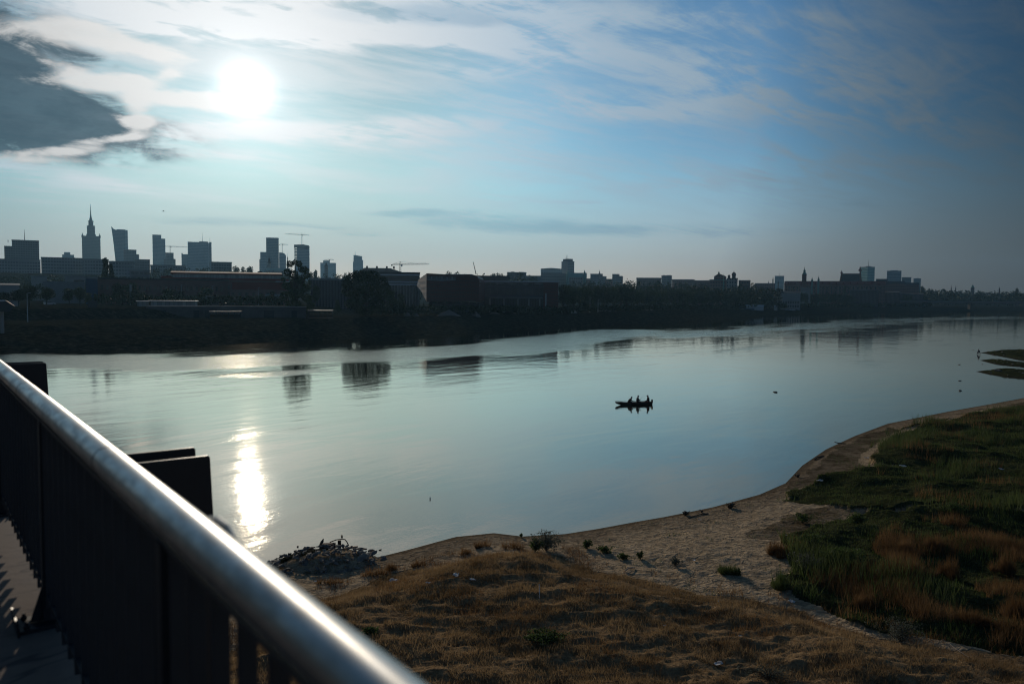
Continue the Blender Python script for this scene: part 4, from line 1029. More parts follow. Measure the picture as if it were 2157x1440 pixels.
# earth and rubble heaps on the far bank
def heap(label, px, pyt, D, wpx, m, seed, group=None):
    loc, rz, wd, D = site(px - wpx / 2, px + wpx / 2, D); h = max(1.0, htop(px, pyt, D, loc[2]))
    n = 26; r = np.random.default_rng(seed)
    X, Y = np.meshgrid(np.linspace(-1, 1, n), np.linspace(-1, 1, n)); d = np.hypot(X, Y)
    Zz = np.maximum(0, 1 - d) ** .9 * h * (.75 + .5 * fbm(X * 3 + seed, Y * 3, seed)) + (fbm(X * 9, Y * 9, seed + 5, 3) - .5) * .5 * (d < .95) - .4
    V = np.stack([X * wd / 2, Y * wd / 2.4, Zz], -1).reshape(-1, 3); ix = np.arange(n * n).reshape(n, n)
    f = np.stack([ix[:-1, :-1], ix[:-1, 1:], ix[1:, 1:], ix[1:, :-1]], -1).reshape(-1, 4)
    o = link('earth_heap', npmesh('earth_heap', V, f), m, None, loc)
    tag(o, label, 'heap', group)
heap('largest pale rubble heap in front of the red museum block', 945, 650, 362, 52, 'rubble', 1)
heap('small rubble heap right of the largest one before the museum', 1003, 654, 372, 22, 'rubble', 2)
heap('low grey heap in front of the museum wing', 1042, 653, 395, 26, 'rubble', 3)
heap('low flat heap at the right end of the museum wing', 1084, 656, 410, 20, 'rubble', 4)
heap('left one of two small brown mounds left of the museum', 858, 654, 345, 18, 'rubble', 5)
heap('right one of two small brown mounds left of the museum', 877, 656, 345, 16, 'rubble', 6)
heap('conical brown earth heap right of the white site cabin', 1275, 649, 500, 34, 'rubble', 7)
heap('flat brown earth heap beside the pale bank slabs', 1370, 652, 560, 40, 'rubble', 8)

# ================================================================= TREES
def leaf_cloud(n, lobes, size, seed, squash=1.0):
    r = np.random.default_rng(seed)
    L = np.array(lobes, float)         # x, y, z, rx, ry, rz
    wgt = L[:, 3] * L[:, 4] * L[:, 5]; wgt = wgt ** .7; wgt /= wgt.sum()
    k = r.choice(len(L), n, p=wgt)
    d = r.normal(size=(n, 3)); d /= np.linalg.norm(d, axis=1)[:, None]
    rad = r.uniform(.35, 1.0, n) ** .45 * (1 + (r.random(n) - .5) * .25)
    c = L[k, :3] + d * L[k, 3:6] * rad[:, None]
    # three-sided and four-sided leaf clumps of uneven size
    s = size * r.uniform(.5, 1.5, n)
    a = r.normal(size=(n, 3)); a /= np.linalg.norm(a, axis=1)[:, None]
    b_ = np.cross(a, r.normal(size=(n, 3))); b_ /= np.linalg.norm(b_, axis=1)[:, None]
    V = np.stack([c + a * s[:, None], c + b_ * s[:, None] * .7, c - a * s[:, None] * .8, c - b_ * s[:, None] * .6], 1)
    V[:, :, 2] *= squash
    return V.reshape(-1, 3), np.arange(4 * n).reshape(n, 4)
def trunk_mb(h, r0, seed, spread=.25, limbs=5, top=.8):
    r = random.Random(seed); mb = MB()
    pts = [(0, 0, -1)]; x = y = 0
    for i in range(1, 5):
        x += r.uniform(-1, 1) * h * .015; y += r.uniform(-1, 1) * h * .015; pts.append((x, y, h * top * i / 4))
    mb.tube(pts, [r0 * 1.2, r0, r0 * .75, r0 * .5, r0 * .2], 7)
    for i in range(limbs):
        f = r.uniform(.25, .65) * top; a = r.uniform(0, 2 * PI); L = h * spread * r.uniform(.7, 1.2)
        mb.tube([(0, 0, h * f), (math.cos(a) * L * .5, math.sin(a) * L * .5, h * f + L * .45), (math.cos(a) * L, math.sin(a) * L, h * f + L * 1.0)], [r0 * .45, r0 * .3, r0 * .1], 5)
    return mb
def round_lobes(seed, n=9, w=.34, low=.22):
    r = random.Random(seed); l = []
    for i in range(n):
        a = r.uniform(0, 2 * PI); q_ = r.uniform(.1, .62) * w; z = r.uniform(low + .13, .84)
        k = 1 - abs(z - .55) * .8
        l.append((math.cos(a) * q_ * k, math.sin(a) * q_ * k, z, r.uniform(.11, .2) * k + .03, r.uniform(.11, .2) * k + .03, r.uniform(.09, .16)))
    l.append((0, 0, .55, w * .62, w * .62, .3))
    return l
protos = []
for s_ in range(6):
    V, Fc = leaf_cloud(1700, round_lobes(s_ + 3, 9 + s_ % 3, .34 if s_ != 4 else .24), .027, 100 + s_)
    cm = npmesh('crown', V, Fc); cm.materials.append(MT['leaves_dark' if s_ % 2 else 'leaves_mid'])
    tm = trunk_mb(1.0, .022, s_)
    to = tm.build('trunk', 'bark'); tmesh = to.data; bpy.data.objects.remove(to)
    protos.append((cm, tmesh))
def tree(label, x, y, z, h, wf=1.0, k=None, name='park_tree', group=None, cat='tree'):
    k = random.randrange(6) if k is None else k
    t = thing(name, label, cat, (x, y, z), random.uniform(0, 6.28), group)
    t.scale = (h * wf, h * wf, h)
    c = bpy.data.objects.new('crown', protos[k][0]); C.objects.link(c); c.parent = t
    c = bpy.data.objects.new('trunk', protos[k][1]); C.objects.link(c); c.parent = t
    return t
def tree_at(label, px, D, pyt, wpx=None, k=None, name='park_tree', group=None):
    v = at(px, 625, D); g = hz(v.x, v.y); h = max(4.0, at(px, pyt, D).z - g)
    wf = 1.0
    if wpx: wf = (wpx * D / F) / (h * .66)
    return tree(label, v.x, v.y, g, h, wf, k, name, group)
# the two big trees on the river bank
def hero(label, px, D, pyt, lobes, n, size, seed, m, name, limbs):
    v = at(px, 625, D); g = hz(v.x, v.y); h = at(px, pyt, D).z - g
    t = thing(name, label, 'tree', (v.x, v.y, g), -math.atan2(v.x, v.y))
    k = D / F
    L = [((a - px) * k, b_, at(px, c, D).z - g, d * k, d * k * .8, e * k) for a, b_, c, d, e in lobes]
    V, Fc = leaf_cloud(n, L, size, seed)
    link('crown', npmesh('crown', V, Fc), m, t)
    mb = MB()
    mb.tube([(0, 0, -1), (.3, 0, h * .25), (-.2, 0, h * .5), (.2, 0, h * .75), (.1, 0, h * .93)], [.6, .45, .35, .2, .06], 8)
    for a, b_, c, d, e in lobes[:limbs]:
        X_, Z_ = (a - px) * k, at(px, c, D).z - g
        mb.tube([(0, 0, max(1.5, Z_ * .45)), (X_ * .5, b_ * .5, Z_ * .75), (X_, b_, Z_ + .5)], [.28, .18, .05], 6)
    mb.build('trunk', 'bark', t)
hero('tall loose-crowned tree on the far bank with sky showing through its top', 622, 312, 548,
     [(612, 0, 556, 8, 7), (630, 1, 556, 7, 7), (622, -1, 552, 5, 5), (640, 0, 568, 11, 7), (606, 0, 574, 8, 8), (618, 0, 578, 9, 9), (645, -1, 580, 8, 7), (628, 1, 590, 15, 10), (606, 2, 602, 13, 8), (640, 1, 606, 14, 9), (622, 0, 618, 18, 12), (600, -1, 622, 9, 8), (646, -1, 628, 11, 9), (618, 0, 640, 17, 11), (636, 0, 650, 14, 9), (608, 0, 652, 9, 7), (598, 0, 590, 5, 5), (652, 0, 594, 4, 6)],
     7500, .30, 41, 'leaves_mid', 'river_tree', 12)
hero('broad dense bushy tree on the far bank reaching down to the ground', 770, 322, 568,
     [(760, 0, 580, 20, 11), (782, 0, 579, 18, 10), (740, 0, 590, 16, 12), (800, 0, 594, 17, 13), (770, -3, 600, 30, 16), (735, 0, 612, 15, 14), (806, 0, 616, 16, 14), (770, 3, 626, 34, 17), (744, 0, 640, 18, 12), (796, 0, 640, 18, 12), (770, 0, 654, 22, 10), (815, 0, 604, 8, 8), (727, 0, 600, 7, 8)],
     12000, .34, 42, 'leaves_dark', 'river_tree', 9)
# poplars
def poplar(label, px, D, pyt, wpx, seed):
    v = at(px, 625, D); g = hz(v.x, v.y); h = at(px, pyt, D).z - g; w_ = wpx * D / F / 2
    t = thing('poplar', label, 'tree', (v.x, v.y, g), seed)
    r = random.Random(seed)
    L = [(r.uniform(-.3, .3) * w_, r.uniform(-.3, .3) * w_, h * (.12 + .82 * i / 8), w_ * (.95 - .5 * abs(i / 8 - .4)), w_ * (.95 - .5 * abs(i / 8 - .4)), h * .09) for i in range(9)]
    V, Fc = leaf_cloud(2200, L, .45, seed)
    link('crown', npmesh('crown', V, Fc), 'leaves_dark', t)
    trunk_mb(h, .4, seed, .08, 4, .85).build('trunk', 'bark', t)
poplar('tallest dark poplar before the grey slab blocks', 224, 420, 545, 15, 5)
poplar('shorter dark poplar touching the tallest one on its right', 235, 425, 558, 12, 6)
poplar('slim dark poplar left of the riverside palace', 1557, 770, 602, 9, 7)
poplar('broad dark poplar standing left of the riverside palace', 1583, 785, 597, 14, 8)
poplar('dark poplar among the trees below the cathedral', 1779, 1010, 602, 8, 9)
# trees of the left bank, front row
for px, D, py, w_, lb in [(8, 300, 612, 34, 'dark tree at the left edge beside the pale workshop'), (40, 285, 604, 34, 'round dark tree left of the dark tree pair on the left bank'), (62, 290, 597, 32, 'round dark tree right of the lone lamp post'),
                          (98, 300, 600, 32, 'rounded dark tree before the long grey shed'), (145, 330, 603, 28, 'dark tree before the middle of the long grey shed'), (168, 320, 600, 32, 'dark tree left of the blue hoarding'), (186, 330, 615, 22, 'small dark tree below the blue hoarding'),
                          (250, 370, 592, 36, 'dark tree before the left end of the brick building'), (276, 365, 590, 38, 'second dark tree before the left end of the brick building'), (300, 350, 612, 26, 'small dark tree above the short glass shelter'),
                          (355, 372, 604, 34, 'wide dark tree before the middle of the brick building'), (378, 376, 610, 26, 'lower dark tree joined to the wide one before the brick building'), (436, 372, 601, 36, 'dark tree before the right part of the brick building'), (424, 380, 612, 22, 'low dark tree left of the slim lamp post'),
                          (551, 372, 616, 14, 'small light green tree before the factory hall'), (572, 372, 612, 24, 'small dark tree before the right end of the factory hall'), (590, 350, 622, 18, 'low dark tree just left of the loose-crowned tree'),
                          (665, 360, 596, 24, 'dark tree right of the loose-crowned tree'), (652, 340, 622, 22, 'low dark bushy tree at the foot of the ribbed building'), (712, 345, 630, 18, 'low dark tree left of the broad bushy tree'),
                          (826, 360, 606, 26, 'dark tree right of the broad bushy tree'), (845, 372, 616, 28, 'reddish-shadowed low tree left of the museum')]:
    tree_at(lb, px, D, py, w_)
# wooded skyline clumps
for px, D, py, w_, lb in [(497, 900, 556, 16, 'left tree of the wooded clump right of the widest glass tower'), (512, 900, 560, 16, 'middle tree of the wooded clump right of the widest glass tower'), (526, 900, 558, 18, 'right tree of the wooded clump right of the widest glass tower'),
                          (664, 900, 564, 15, 'dark skyline tree right of the unfinished tower'), (655, 880, 567, 12, 'low skyline tree at the foot of the unfinished tower'), (728, 850, 568, 14, 'small skyline tree left of the lone slanted tower'), (735, 850, 569, 10, 'smallest skyline tree by the lone slanted tower'),
                          (946, 820, 563, 18, 'round skyline tree above the red museum block, left one'), (960, 820, 562.5, 20, 'round skyline tree above the red museum block, right one'), (1038, 860, 568, 22, 'skyline tree right of the leaning pole'), (1052, 900, 567, 24, 'skyline tree before the humped hillside block'),
                          (1943, 1250, 599, 12, 'small round tree right of the smallest square tower'), (2141, 1320, 600.5, 12, 'round treetop standing above the woods near the right edge'), (1962, 1250, 604, 9, 'small tree right of the small round one near the road bridge')]:
    tree_at(lb, px, D, py, w_)
# park rows
ORD = 'first second third fourth fifth sixth seventh eighth ninth tenth eleventh twelfth thirteenth fourteenth fifteenth sixteenth seventeenth eighteenth nineteenth twentieth'.split()
def row(x0, x1, step, D0, D1, py0, py1, label, group, wpx=24, jit=3.0):
    px = x0; k_ = 0
    while px < x1:
        f = (px - x0) / (x1 - x0); D = D0 + (D1 - D0) * f + random.uniform(-12, 25)
        k_ += 1
        tree_at(ORD[k_ - 1] + ' ' + label, px, D, py0 + (py1 - py0) * f + random.uniform(-jit, jit), wpx * random.uniform(.8, 1.25), None, 'park_tree', group)
        px += step * random.uniform(.9, 1.15)
row(1186, 1330, 12, 475, 540, 600, 600, 'tree from the museum in the front park row right of it', 'park trees right of the museum', 26)
row(1186, 1330, 16, 520, 600, 597, 601, 'tree from the museum in the taller back park row', 'park trees right of the museum, back row', 26)
row(1330, 1500, 12, 590, 690, 606, 610, 'tree from the left in the front row left of the green spire', 'park trees in the middle of the bank', 22)
row(1335, 1500, 15, 680, 760, 601, 607, 'tree from the left in the back row left of the green spire', 'park trees in the middle of the bank, back row', 20)
row(1500, 1618, 11, 700, 800, 612, 616, 'tree from the left between the green spire and riverside palace', 'park trees left of the riverside palace', 18)
row(1686, 1850, 11, 900, 1080, 613, 618, 'tree from the left between the riverside palace and green tower', 'trees right of the riverside palace', 17)
row(1850, 1960, 11, 1110, 1200, 617, 620, 'tree from the left where the road bridge meets the bank', 'trees by the bridge end', 14)
# woods as one mass
def wood(name, label, specs, seed, m='leaves_dark', size=1.0, per=260):
    r = random.Random(seed); Vs = []; Fs = []; n = 0
    for px, D, pyt, wpx in specs:
        v = at(px, 625, D); g = hz(v.x, v.y); top = at(px, pyt, D).z; h = max(5, top - g); w_ = wpx * D / F / 2
        L = [(r.uniform(-.6, .6) * w_, r.uniform(-.6, .6) * w_, h * r.uniform(.3, .8), w_ * .55, w_ * .55, h * .2) for _ in range(5)] + [(0, 0, h * .5, w_ * .8, w_ * .8, h * .42)]
        V, Fc = leaf_cloud(per, L, size * D / 900, seed + n)
        V = V + np.array([v.x, v.y, g]); Vs.append(V); Fs.append(Fc + 4 * per * n); n += 1
    o = link(name, npmesh(name, np.concatenate(Vs), np.concatenate(Fs)), m)
    tag(o, label, 'woods', kind='stuff')
def line(x0, x1, step, D, f, jit, wpx, seed):
    r = random.Random(seed); l = []; px = x0
    while px < x1: l.append((px, D + r.uniform(-60, 60), f(px) + r.uniform(-jit, jit), wpx * r.uniform(.8, 1.2))); px += step
    return l
ip = lambda pts: (lambda px: float(np.interp(px, [a for a, _ in pts], [b_ for _, b_ in pts])))
wood('slope_wood', 'dark woods on the slope behind the factory buildings', line(322, 762, 9, 800, ip([(322, 563), (420, 562), (520, 564), (640, 574), (760, 577)]), 2.5, 20, 3) + line(-20, 320, 7, 640, ip([(0, 579), (320, 577)]), 3, 26, 4) + line(-20, 330, 8, 500, ip([(0, 596), (320, 590)]), 4, 26, 34) + line(230, 620, 12, 560, ip([(230, 583), (620, 586)]), 3, 24, 14), 7)
wood('slope_wood', 'dark woods on the slope behind the museum', line(850, 1135, 9, 760, ip([(850, 578), (900, 574), (960, 572), (1030, 573), (1055, 568), (1110, 574), (1135, 581)]), 2.5, 20, 5), 8)
wood('slope_wood', 'dark woods on the slope right of the green-roofed church', line(1190, 1650, 8, 900, ip([(1190, 590), (1240, 589), (1300, 588), (1330, 585), (1360, 588), (1480, 594), (1500, 600), (1580, 598), (1650, 604)]), 2.0, 17, 6) + line(1190, 1650, 10, 760, ip([(1190, 596), (1400, 598), (1650, 606)]), 2, 20, 16), 9)
wood('far_wood', 'low far woods along the right horizon', line(1930, 2240, 6, 1500, ip([(1930, 603), (1980, 608), (2040, 610), (2080, 611), (2240, 611)]), 1.2, 15, 7) + line(1935, 2240, 9, 1320, ip([(1935, 612), (2240, 617)]), 1.5, 18, 8), 10, per=130)
wood('right_bank_wood', 'dark bushes and reeds on the far bank under the road bridge', line(1700, 1960, 9, 1130, ip([(1700, 632), (1960, 636)]), 1, 14, 9), 12, per=60)

def hedge(name, label, x0, x1, step, Df, pyf, wpx, seed, per=80):
    r = random.Random(seed); l = []; px = x0
    while px < x1: l.append((px, Df(px) + r.uniform(-6, 6), pyf(px) + r.uniform(-1.3, 1.3), wpx * r.uniform(.8, 1.3))); px += step
    wood(name, label, l, seed, 'leaves_dark', 1.1, per)
hedge('hedge', 'low dark hedge along the top of the far bank right of the museum', 1190, 1960, 4.5, ip([(1190, 440), (1300, 490), (1500, 640), (1700, 880), (1960, 1170)]), ip([(1190, 643), (1500, 641), (1960, 642)]), 13, 22)
hedge('hedge', 'low dark bushes along the far bank below the museum', 790, 1190, 6, ip([(790, 335), (1190, 430)]), ip([(790, 656), (1190, 655)]), 17, 23, 110)
hedge('hedge', 'dark brush on the terrace below the factory buildings', 200, 600, 6, ip([(200, 330), (600, 345)]), ip([(200, 634), (600, 636)]), 16, 24, 90)

# ================================================================= NEAR BANK
def blades(name, label, m, bbox, n, mask, h, w_, lean, seed, hfun=None):
    r = np.random.default_rng(seed)
    x = r.uniform(bbox[0], bbox[1], n); y = r.uniform(bbox[2], bbox[3], n)
    k = np.abs(x) < y * .72 + 3
    x, y = x[k], y[k]
    k = mask(x, y, r); x, y = x[k], y[k]
    z = height(x, y); n = len(x)
    hh = h * r.uniform(.45, 1.3, n) * (hfun(x, y) if hfun else 1)
    a = r.uniform(0, 2 * PI, n); ll = hh * lean * r.uniform(.2, 1.3, n); la = r.uniform(0, 2 * PI, n)
    ww = w_ * r.uniform(.6, 1.4, n) / 2
    bx, by = np.cos(a) * ww, np.sin(a) * ww
    tz = np.sqrt(np.maximum(hh ** 2 - np.minimum(ll, hh * .97) ** 2, 0)) 
    V = np.stack([np.stack([x - bx, y - by, z - .03], 1), np.stack([x + bx, y + by, z - .03], 1),
                  np.stack([x + np.cos(la) * ll, y + np.sin(la) * ll, z + tz], 1)], 1).reshape(-1, 3)
    o = link(name, npmesh(name, V, np.arange(3 * n).reshape(n, 3)), m)
    return tag(o, label, 'grass', kind='stuff')
def m_hay(x, y, r):
    c = cover(x, y)[0]; d = fbm(x * 1.1, y * 1.5, 90, 3)
    return c & (r.random(len(x)) < ss(d, .33, .52) * .92 + .05)
blades('mown_grass', 'brown mown grass lying in rough rows on the nearest bank', 'hay', (-17, 30, 24, 50), 620000, m_hay, .24, .024, .95, 1)
def m_haytall(x, y, r):
    c = cover(x, y)[0]; d = fbm(x * .6, y * .6, 95, 3)
    return c & (d > .56)
blades('mown_grass', 'taller straw-coloured tufts standing among the mown grass', 'dry_blades', (-17, 30, 24, 50), 160000, m_haytall, .28, .018, .6, 2)
def m_grn(x, y, r):
    c = cover(x, y)[1]; d = fbm(x * .33, y * .33, 97, 3)
    return c & (r.random(len(x)) < ss(d, .28, .55) + .10)
gh = lambda x, y: .35 + 2.3 * ss(fbm(x * .22, y * .22, 99, 3), .38, .68)
blades('tall_grass', 'dark green grass and weeds covering the right of the near bank', 'green_blades', (10, 92, 30, 132), 520000, m_grn, .42, .045, .45, 3, gh)
P_DRY = pg([(1870, 1122), (1990, 1108), (2080, 1135), (2200, 1150), (2250, 1350), (2060, 1362), (1900, 1330), (1760, 1290), (1700, 1235), (1800, 1210)])
def m_dry(x, y, r):
    wx = (fbm(x * .5, y * .5, 31) - .5) * 3
    return pip(x + wx, y + wx, P_DRY) & (fbm(x * .45, y * .45, 33, 3) > .46)
blades('dry_grass', 'tall rust-brown dry grass at the lower right of the bank', 'dry_blades', (12, 40, 28, 48), 130000, m_dry, .62, .020, .45, 4)
def m_mix(x, y, r):
    c = cover(x, y)[1]; d = fbm(x * .28, y * .28, 133, 3)
    return c & (d > .53)
blades('mixed_stalks', 'thin straw-brown stalks mixed into the green growth on the right', 'dry_blades', (12, 80, 30, 110), 150000, m_mix, .62, .022, .3, 14)
def m_edge(x, y, r):
    hh_ = cover(x, y)[0]; d = dist(x, y, P_HAY, True); near_ = pip(x, y, NEAR) & (dist(x, y, NSH) > 1.2)
    return (~hh_) & near_ & (d < 1.6) & (fbm(x * .9, y * .9, 35, 3) > .50)
blades('edge_grass', 'ragged grass fringe between the mown bank and the sand', 'dry_blades', (-14, 30, 28, 50), 120000, m_edge, .32, .02, .5, 5)
def m_sparse(x, y, r):
    c = cover(x, y); near_ = pip(x, y, NEAR) & (dist(x, y, NSH) > .8)
    d = fbm(x * .7, y * .7, 37, 3)
    return near_ & ~c[0] & ~c[1] & ((d > .61) | (c[2] & (r.random(len(x)) < ss(d, .38, .55))))
blades('sparse_grass', 'thin green tufts scattered over the sand and brown turf', 'green_blades', (5, 92, 32, 132), 260000, m_sparse, .16, .03, .6, 6)

def weed(label, px, py, h, w_, m, n=500, stems=14, name='shrub', cat='shrub', size=.05, seed=1, group=None, upright=False):
    x, y = G(px, py, .5); z = hz(x, y); z = hz(*G(px, py, z)); x, y = G(px, py, z)
    t = thing(name, label, cat, (x, y, z), 0, group)
    r = random.Random(seed); mb = MB(); L = []
    for i in range(stems):
        a = r.uniform(0, 2 * PI); s_ = r.uniform(.1, 1) * w_ / 2 * (.5 if upright else 1); hh = h * r.uniform(.55, 1.0) * (1 - .35 * s_ / (w_ / 2))
        tip = (math.cos(a) * s_, math.sin(a) * s_, hh)
        mb.tube([(0, 0, -.05), (tip[0] * .4, tip[1] * .4, hh * .55), tip], [.012, .009, .004], 3)
        for f in (.45, .7, .92): L.append((tip[0] * f, tip[1] * f, hh * f, w_ * .13, w_ * .13, h * .13))
    mb.build('stem', 'bark' if m != 'dry_blades' else 'dry_blades', t)
    V, Fc = leaf_cloud(n, L, size, seed)
    link('foliage', npmesh('foliage', V, Fc), m, t)
    return t
def tussock(label, px, py, h, w_, m, n=1500, seed=1, name='grass_tussock', cat='tussock'):
    x, y = G(px, py, .5); z = hz(x, y); x, y = G(px, py, z)
    r = np.random.default_rng(seed); a = r.uniform(0, 2 * PI, n); q = np.sqrt(r.random(n)) * w_ * .30; n_cl = 7; cl = r.integers(0, n_cl, n); cx = r.normal(0, .22, n_cl) * w_; cy_ = r.normal(0, .16, n_cl) * w_; ch_ = r.uniform(.45, 1.15, n_cl)
    bx, by = np.cos(a) * q * .4 + cx[cl], np.sin(a) * q * .4 + cy_[cl]; u_ = r.random(n) ** .8; o_ = u_ * w_ * .26; hh = ch_[cl] * h * r.uniform(.3, 1.15, n) * np.sqrt(np.maximum(1 - (u_ * .93) ** 2, .02))
    b2 = r.uniform(0, 2 * PI, n); ww = .010
    V = np.stack([np.stack([bx - np.cos(b2) * ww, by - np.sin(b2) * ww, np.full(n, -.03)], 1), np.stack([bx + np.cos(b2) * ww, by + np.sin(b2) * ww, np.full(n, -.03)], 1),
                  np.stack([bx + np.cos(a) * o_ + r.normal(0, .05, n), by + np.sin(a) * o_ + r.normal(0, .05, n), hh], 1)], 1).reshape(-1, 3)
    o = link(name, npmesh(name, V, np.arange(3 * n).reshape(n, 3)), m, None, (x, y, z))
    return tag(o, label, cat)
weed('largest grey-green shrub on the crest of the mown bank beside the water', 1150, 1158, 1.25, 2.0, 'grey_leaves', 1500, 34, size=.045, seed=3)
weed('leafy brown-green bush base left of the largest shrub', 1128, 1160, .8, 1.1, 'weed_leaves', 700, 18, seed=4)
weed('pointed dark green weed on the sand right of the largest shrub', 1236, 1155, .62, .65, 'weed_leaves', 420, 12, 'weed', 'weed', seed=5)
weed('low spreading green weed on the sand between the pointed weeds', 1276, 1162, .35, 1.2, 'weed_leaves', 500, 18, 'weed', 'weed', seed=6)
weed('dark low weed on the sand edge below the spreading weed', 1312, 1178, .4, .7, 'weed_leaves', 380, 12, 'weed', 'weed', seed=7)
weed('small pointed weed in the middle of the trodden sand', 1349, 1177, .5, .45, 'weed_leaves', 260, 9, 'weed', 'weed', seed=8)
weed('tiny green sprig on the shore left of the largest shrub', 1098, 1131, .3, .35, 'weed_leaves', 90, 6, 'weed', 'weed', seed=9)
weed('feathery green weeds near the lower edge of the sand', 1422, 1190, .45, .9, 'grey_leaves', 260, 14, 'weed', 'weed', seed=10)
tussock('round olive tussock alone on the sand', 1530, 1208, .62, 1.25, 'green_blades', 1700, 11)
weed('green weed at the foot of the round olive tussock', 1556, 1212, .4, .5, 'weed_leaves', 150, 8, 'weed', 'weed', seed=12)
tussock('brown-green tussock at the left corner of the green growth', 1642, 1168, .85, 1.3, 'dry_blades', 1700, 13)
tussock('dark tussock with pale tips below the corner tussock', 1645, 1235, .75, 1.2, 'green_blades', 1600, 14)
weed('silvery twiggy bush between the two corner tussocks', 1700, 1205, 1.15, 1.9, 'grey_leaves', 900, 34, size=.035, seed=15)
weed('leafy dark bush above the silvery twiggy bush', 1710, 1150, .9, 1.5, 'weed_leaves', 900, 22, seed=16)
weed('broad low bush of bright green leaves right of the silvery bush', 1775, 1180, .7, 2.6, 'weed_leaves', 2000, 40, size=.06, seed=17)
weed('small bright green bush below the broad low one', 1790, 1212, .4, 1.2, 'weed_leaves', 600, 16, seed=18)
weed('dark shrub at the lower edge of the sand tongue', 1690, 1100, .7, 1.3, 'weed_leaves', 700, 18, seed=19)
weed('dark green shrub beside the bare strip in the green growth', 1800, 1105, .8, 1.5, 'weed_leaves', 800, 20, seed=20)
weed('dark leafy shrub right of the bare strip near the right edge', 2010, 1085, .9, 1.8, 'weed_leaves', 1000, 22, seed=21)
for i, (px, py, h, w_) in enumerate([(1905, 1165, 1.0, .9), (1965, 1155, 1.15, 1.0), (1990, 1215, 1.1, 1.3), (1925, 1215, .95, 1.1), (2120, 1205, 1.1, 1.2), (2145, 1290, 1.0, 1.3)]):
    tussock(['left of the two tallest rust-brown grass clumps', 'right of the two tallest rust-brown grass clumps', 'rust-brown grass clump below the right tallest clump', 'rust-brown grass clump below the left tallest clump',
             'rust-brown grass clump at the right edge, upper one', 'rust-brown grass clump at the right edge, lower one'][i], px, py, h, w_, 'dry_blades', 1500, 30 + i)
tussock('brown grass tussock on the dark slope below the long dry ridge', 1815, 1275, .6, 1.0, 'dry_blades', 1200, 41)
weed('large dark thorny bush in the mown bank at the lower right', 1895, 1350, .95, 2.4, 'grey_leaves', 1500, 40, size=.028, seed=42)
weed('low weedy bush with pale specks at the bottom edge right of the handrail end', 1620, 1425, .45, 2.2, 'grey_leaves', 900, 34, size=.025, seed=43)
tussock('long dry grass hummock at the right above the dark hollow', 2050, 1310, .6, 1.8, 'dry_blades', 1800, 44)
for i, (px, py, h, w_) in enumerate([(1015, 1150, .62, .7), (1085, 1152, .55, .8), (985, 1165, .4, .6), (880, 1190, .5, .5), (780, 1210, .55, .8), (820, 1200, .45, .5), (690, 1228, .4, .6)]):
    tussock(['tallest straw tuft on the bank crest left of the largest shrub', 'golden straw tuft just left of the largest shrub', 'low straw tuft left of the tallest straw tuft', 'thin grass tuft on the sand edge midway along the bank crest',
             'grass tuft nearest the stone heap', 'small grass tuft on the sand right of the stone heap', 'low grass tuft between handrail and stone heap'][i], px, py, h, w_ * 1.5, 'dry_blades', 380, 50 + i)
weed('patch of green leaves in the middle of the mown bank', 1150, 1345, .3, 1.6, 'weed_leaves', 1100, 26, 'weed', 'weed', seed=60)
weed('small green leaf patch beside the handrail end', 782, 1332, .22, .9, 'weed_leaves', 400, 14, 'weed', 'weed', seed=61)

# ---- broken stones heaped in the water
def rockmesh(seed, m, flat=.7):
    import bmesh
    bm = bmesh.new(); r = random.Random(seed)
    for _ in range(16):
        v = Vector((r.gauss(0, 1), r.gauss(0, 1), r.gauss(0, 1))).normalized() * r.uniform(.8, 1)
        bm.verts.new((v.x, v.y * .75, v.z * flat * .6))
    bmesh.ops.convex_hull(bm, input=bm.verts)
    for v in [v for v in bm.verts if not v.link_faces]: bm.verts.remove(v)
    bmesh.ops.bevel(bm, geom=bm.edges[:], offset=.05, segments=1, affect='EDGES')
    me = bpy.data.meshes.new('stone'); bm.to_mesh(me); bm.free(); me.materials.append(MT[m]); return me
RM = [rockmesh(i, 'rubble' if i % 3 else 'rubble_pale', .5 + .12 * (i % 4)) for i in range(9)]
PCX, PCY = G(690, 1175, .3)
def stone(label, x, y, z, s, group=None, k=None, cat='stone'):
    o = bpy.data.objects.new('stone', RM[random.randrange(9) if k is None else k]); C.objects.link(o)
    o.location = (x, y, z); o.scale = (s * random.uniform(.8, 1.5), s * random.uniform(.7, 1.1), s * random.uniform(.7, 1.1))
    o.rotation_euler = (random.uniform(-.4, .4), random.uniform(-.4, .4), random.uniform(0, 6.28))
    return tag(o, label, cat, group)
for i in range(215):
    a = random.uniform(0, 2 * PI); q_ = math.sqrt(random.random())
    x, y = PCX + math.cos(a) * q_ * 3.05, PCY + math.sin(a) * q_ * 2.1 + .10 * math.cos(a) * q_ * 3
    zt = .78 * max(0, 1 - q_ ** 2) ** .8 + .02
    stone('broken grey-brown stone in the heap at the water edge beside the handrail', x, y, zt, random.uniform(.09, .24), 'stones of the heap by the water')
for i in range(34):
    px, py = random.uniform(572, 660), 0; py = 1206 - (px - 572) * .48 + random.uniform(-9, 4)
    x, y = G(px, py); stone('small wet stone standing in shallow water left of the stone heap', x, y, random.uniform(-.01, .05), random.uniform(.05, .13), 'wet stones left of the heap')
for (px, py, s, lb) in [(690, 1187, .36, 'large pale slab in the lower middle of the stone heap'), (765, 1176, .42, 'large flat slab at the right end of the stone heap'), (733, 1156, .34, 'squarish stone near the top of the stone heap'), (642, 1186, .34, 'large stone at the left of the stone heap'), (783, 1168, .30, 'dark upright stone at the right tip of the stone heap'), (668, 1178, .3, 'rounded brown stone left of the large pale slab')]:
    x, y = G(px, py, .4); stone(lb, x, y, .45, s, k=3 if s > .35 else 1)
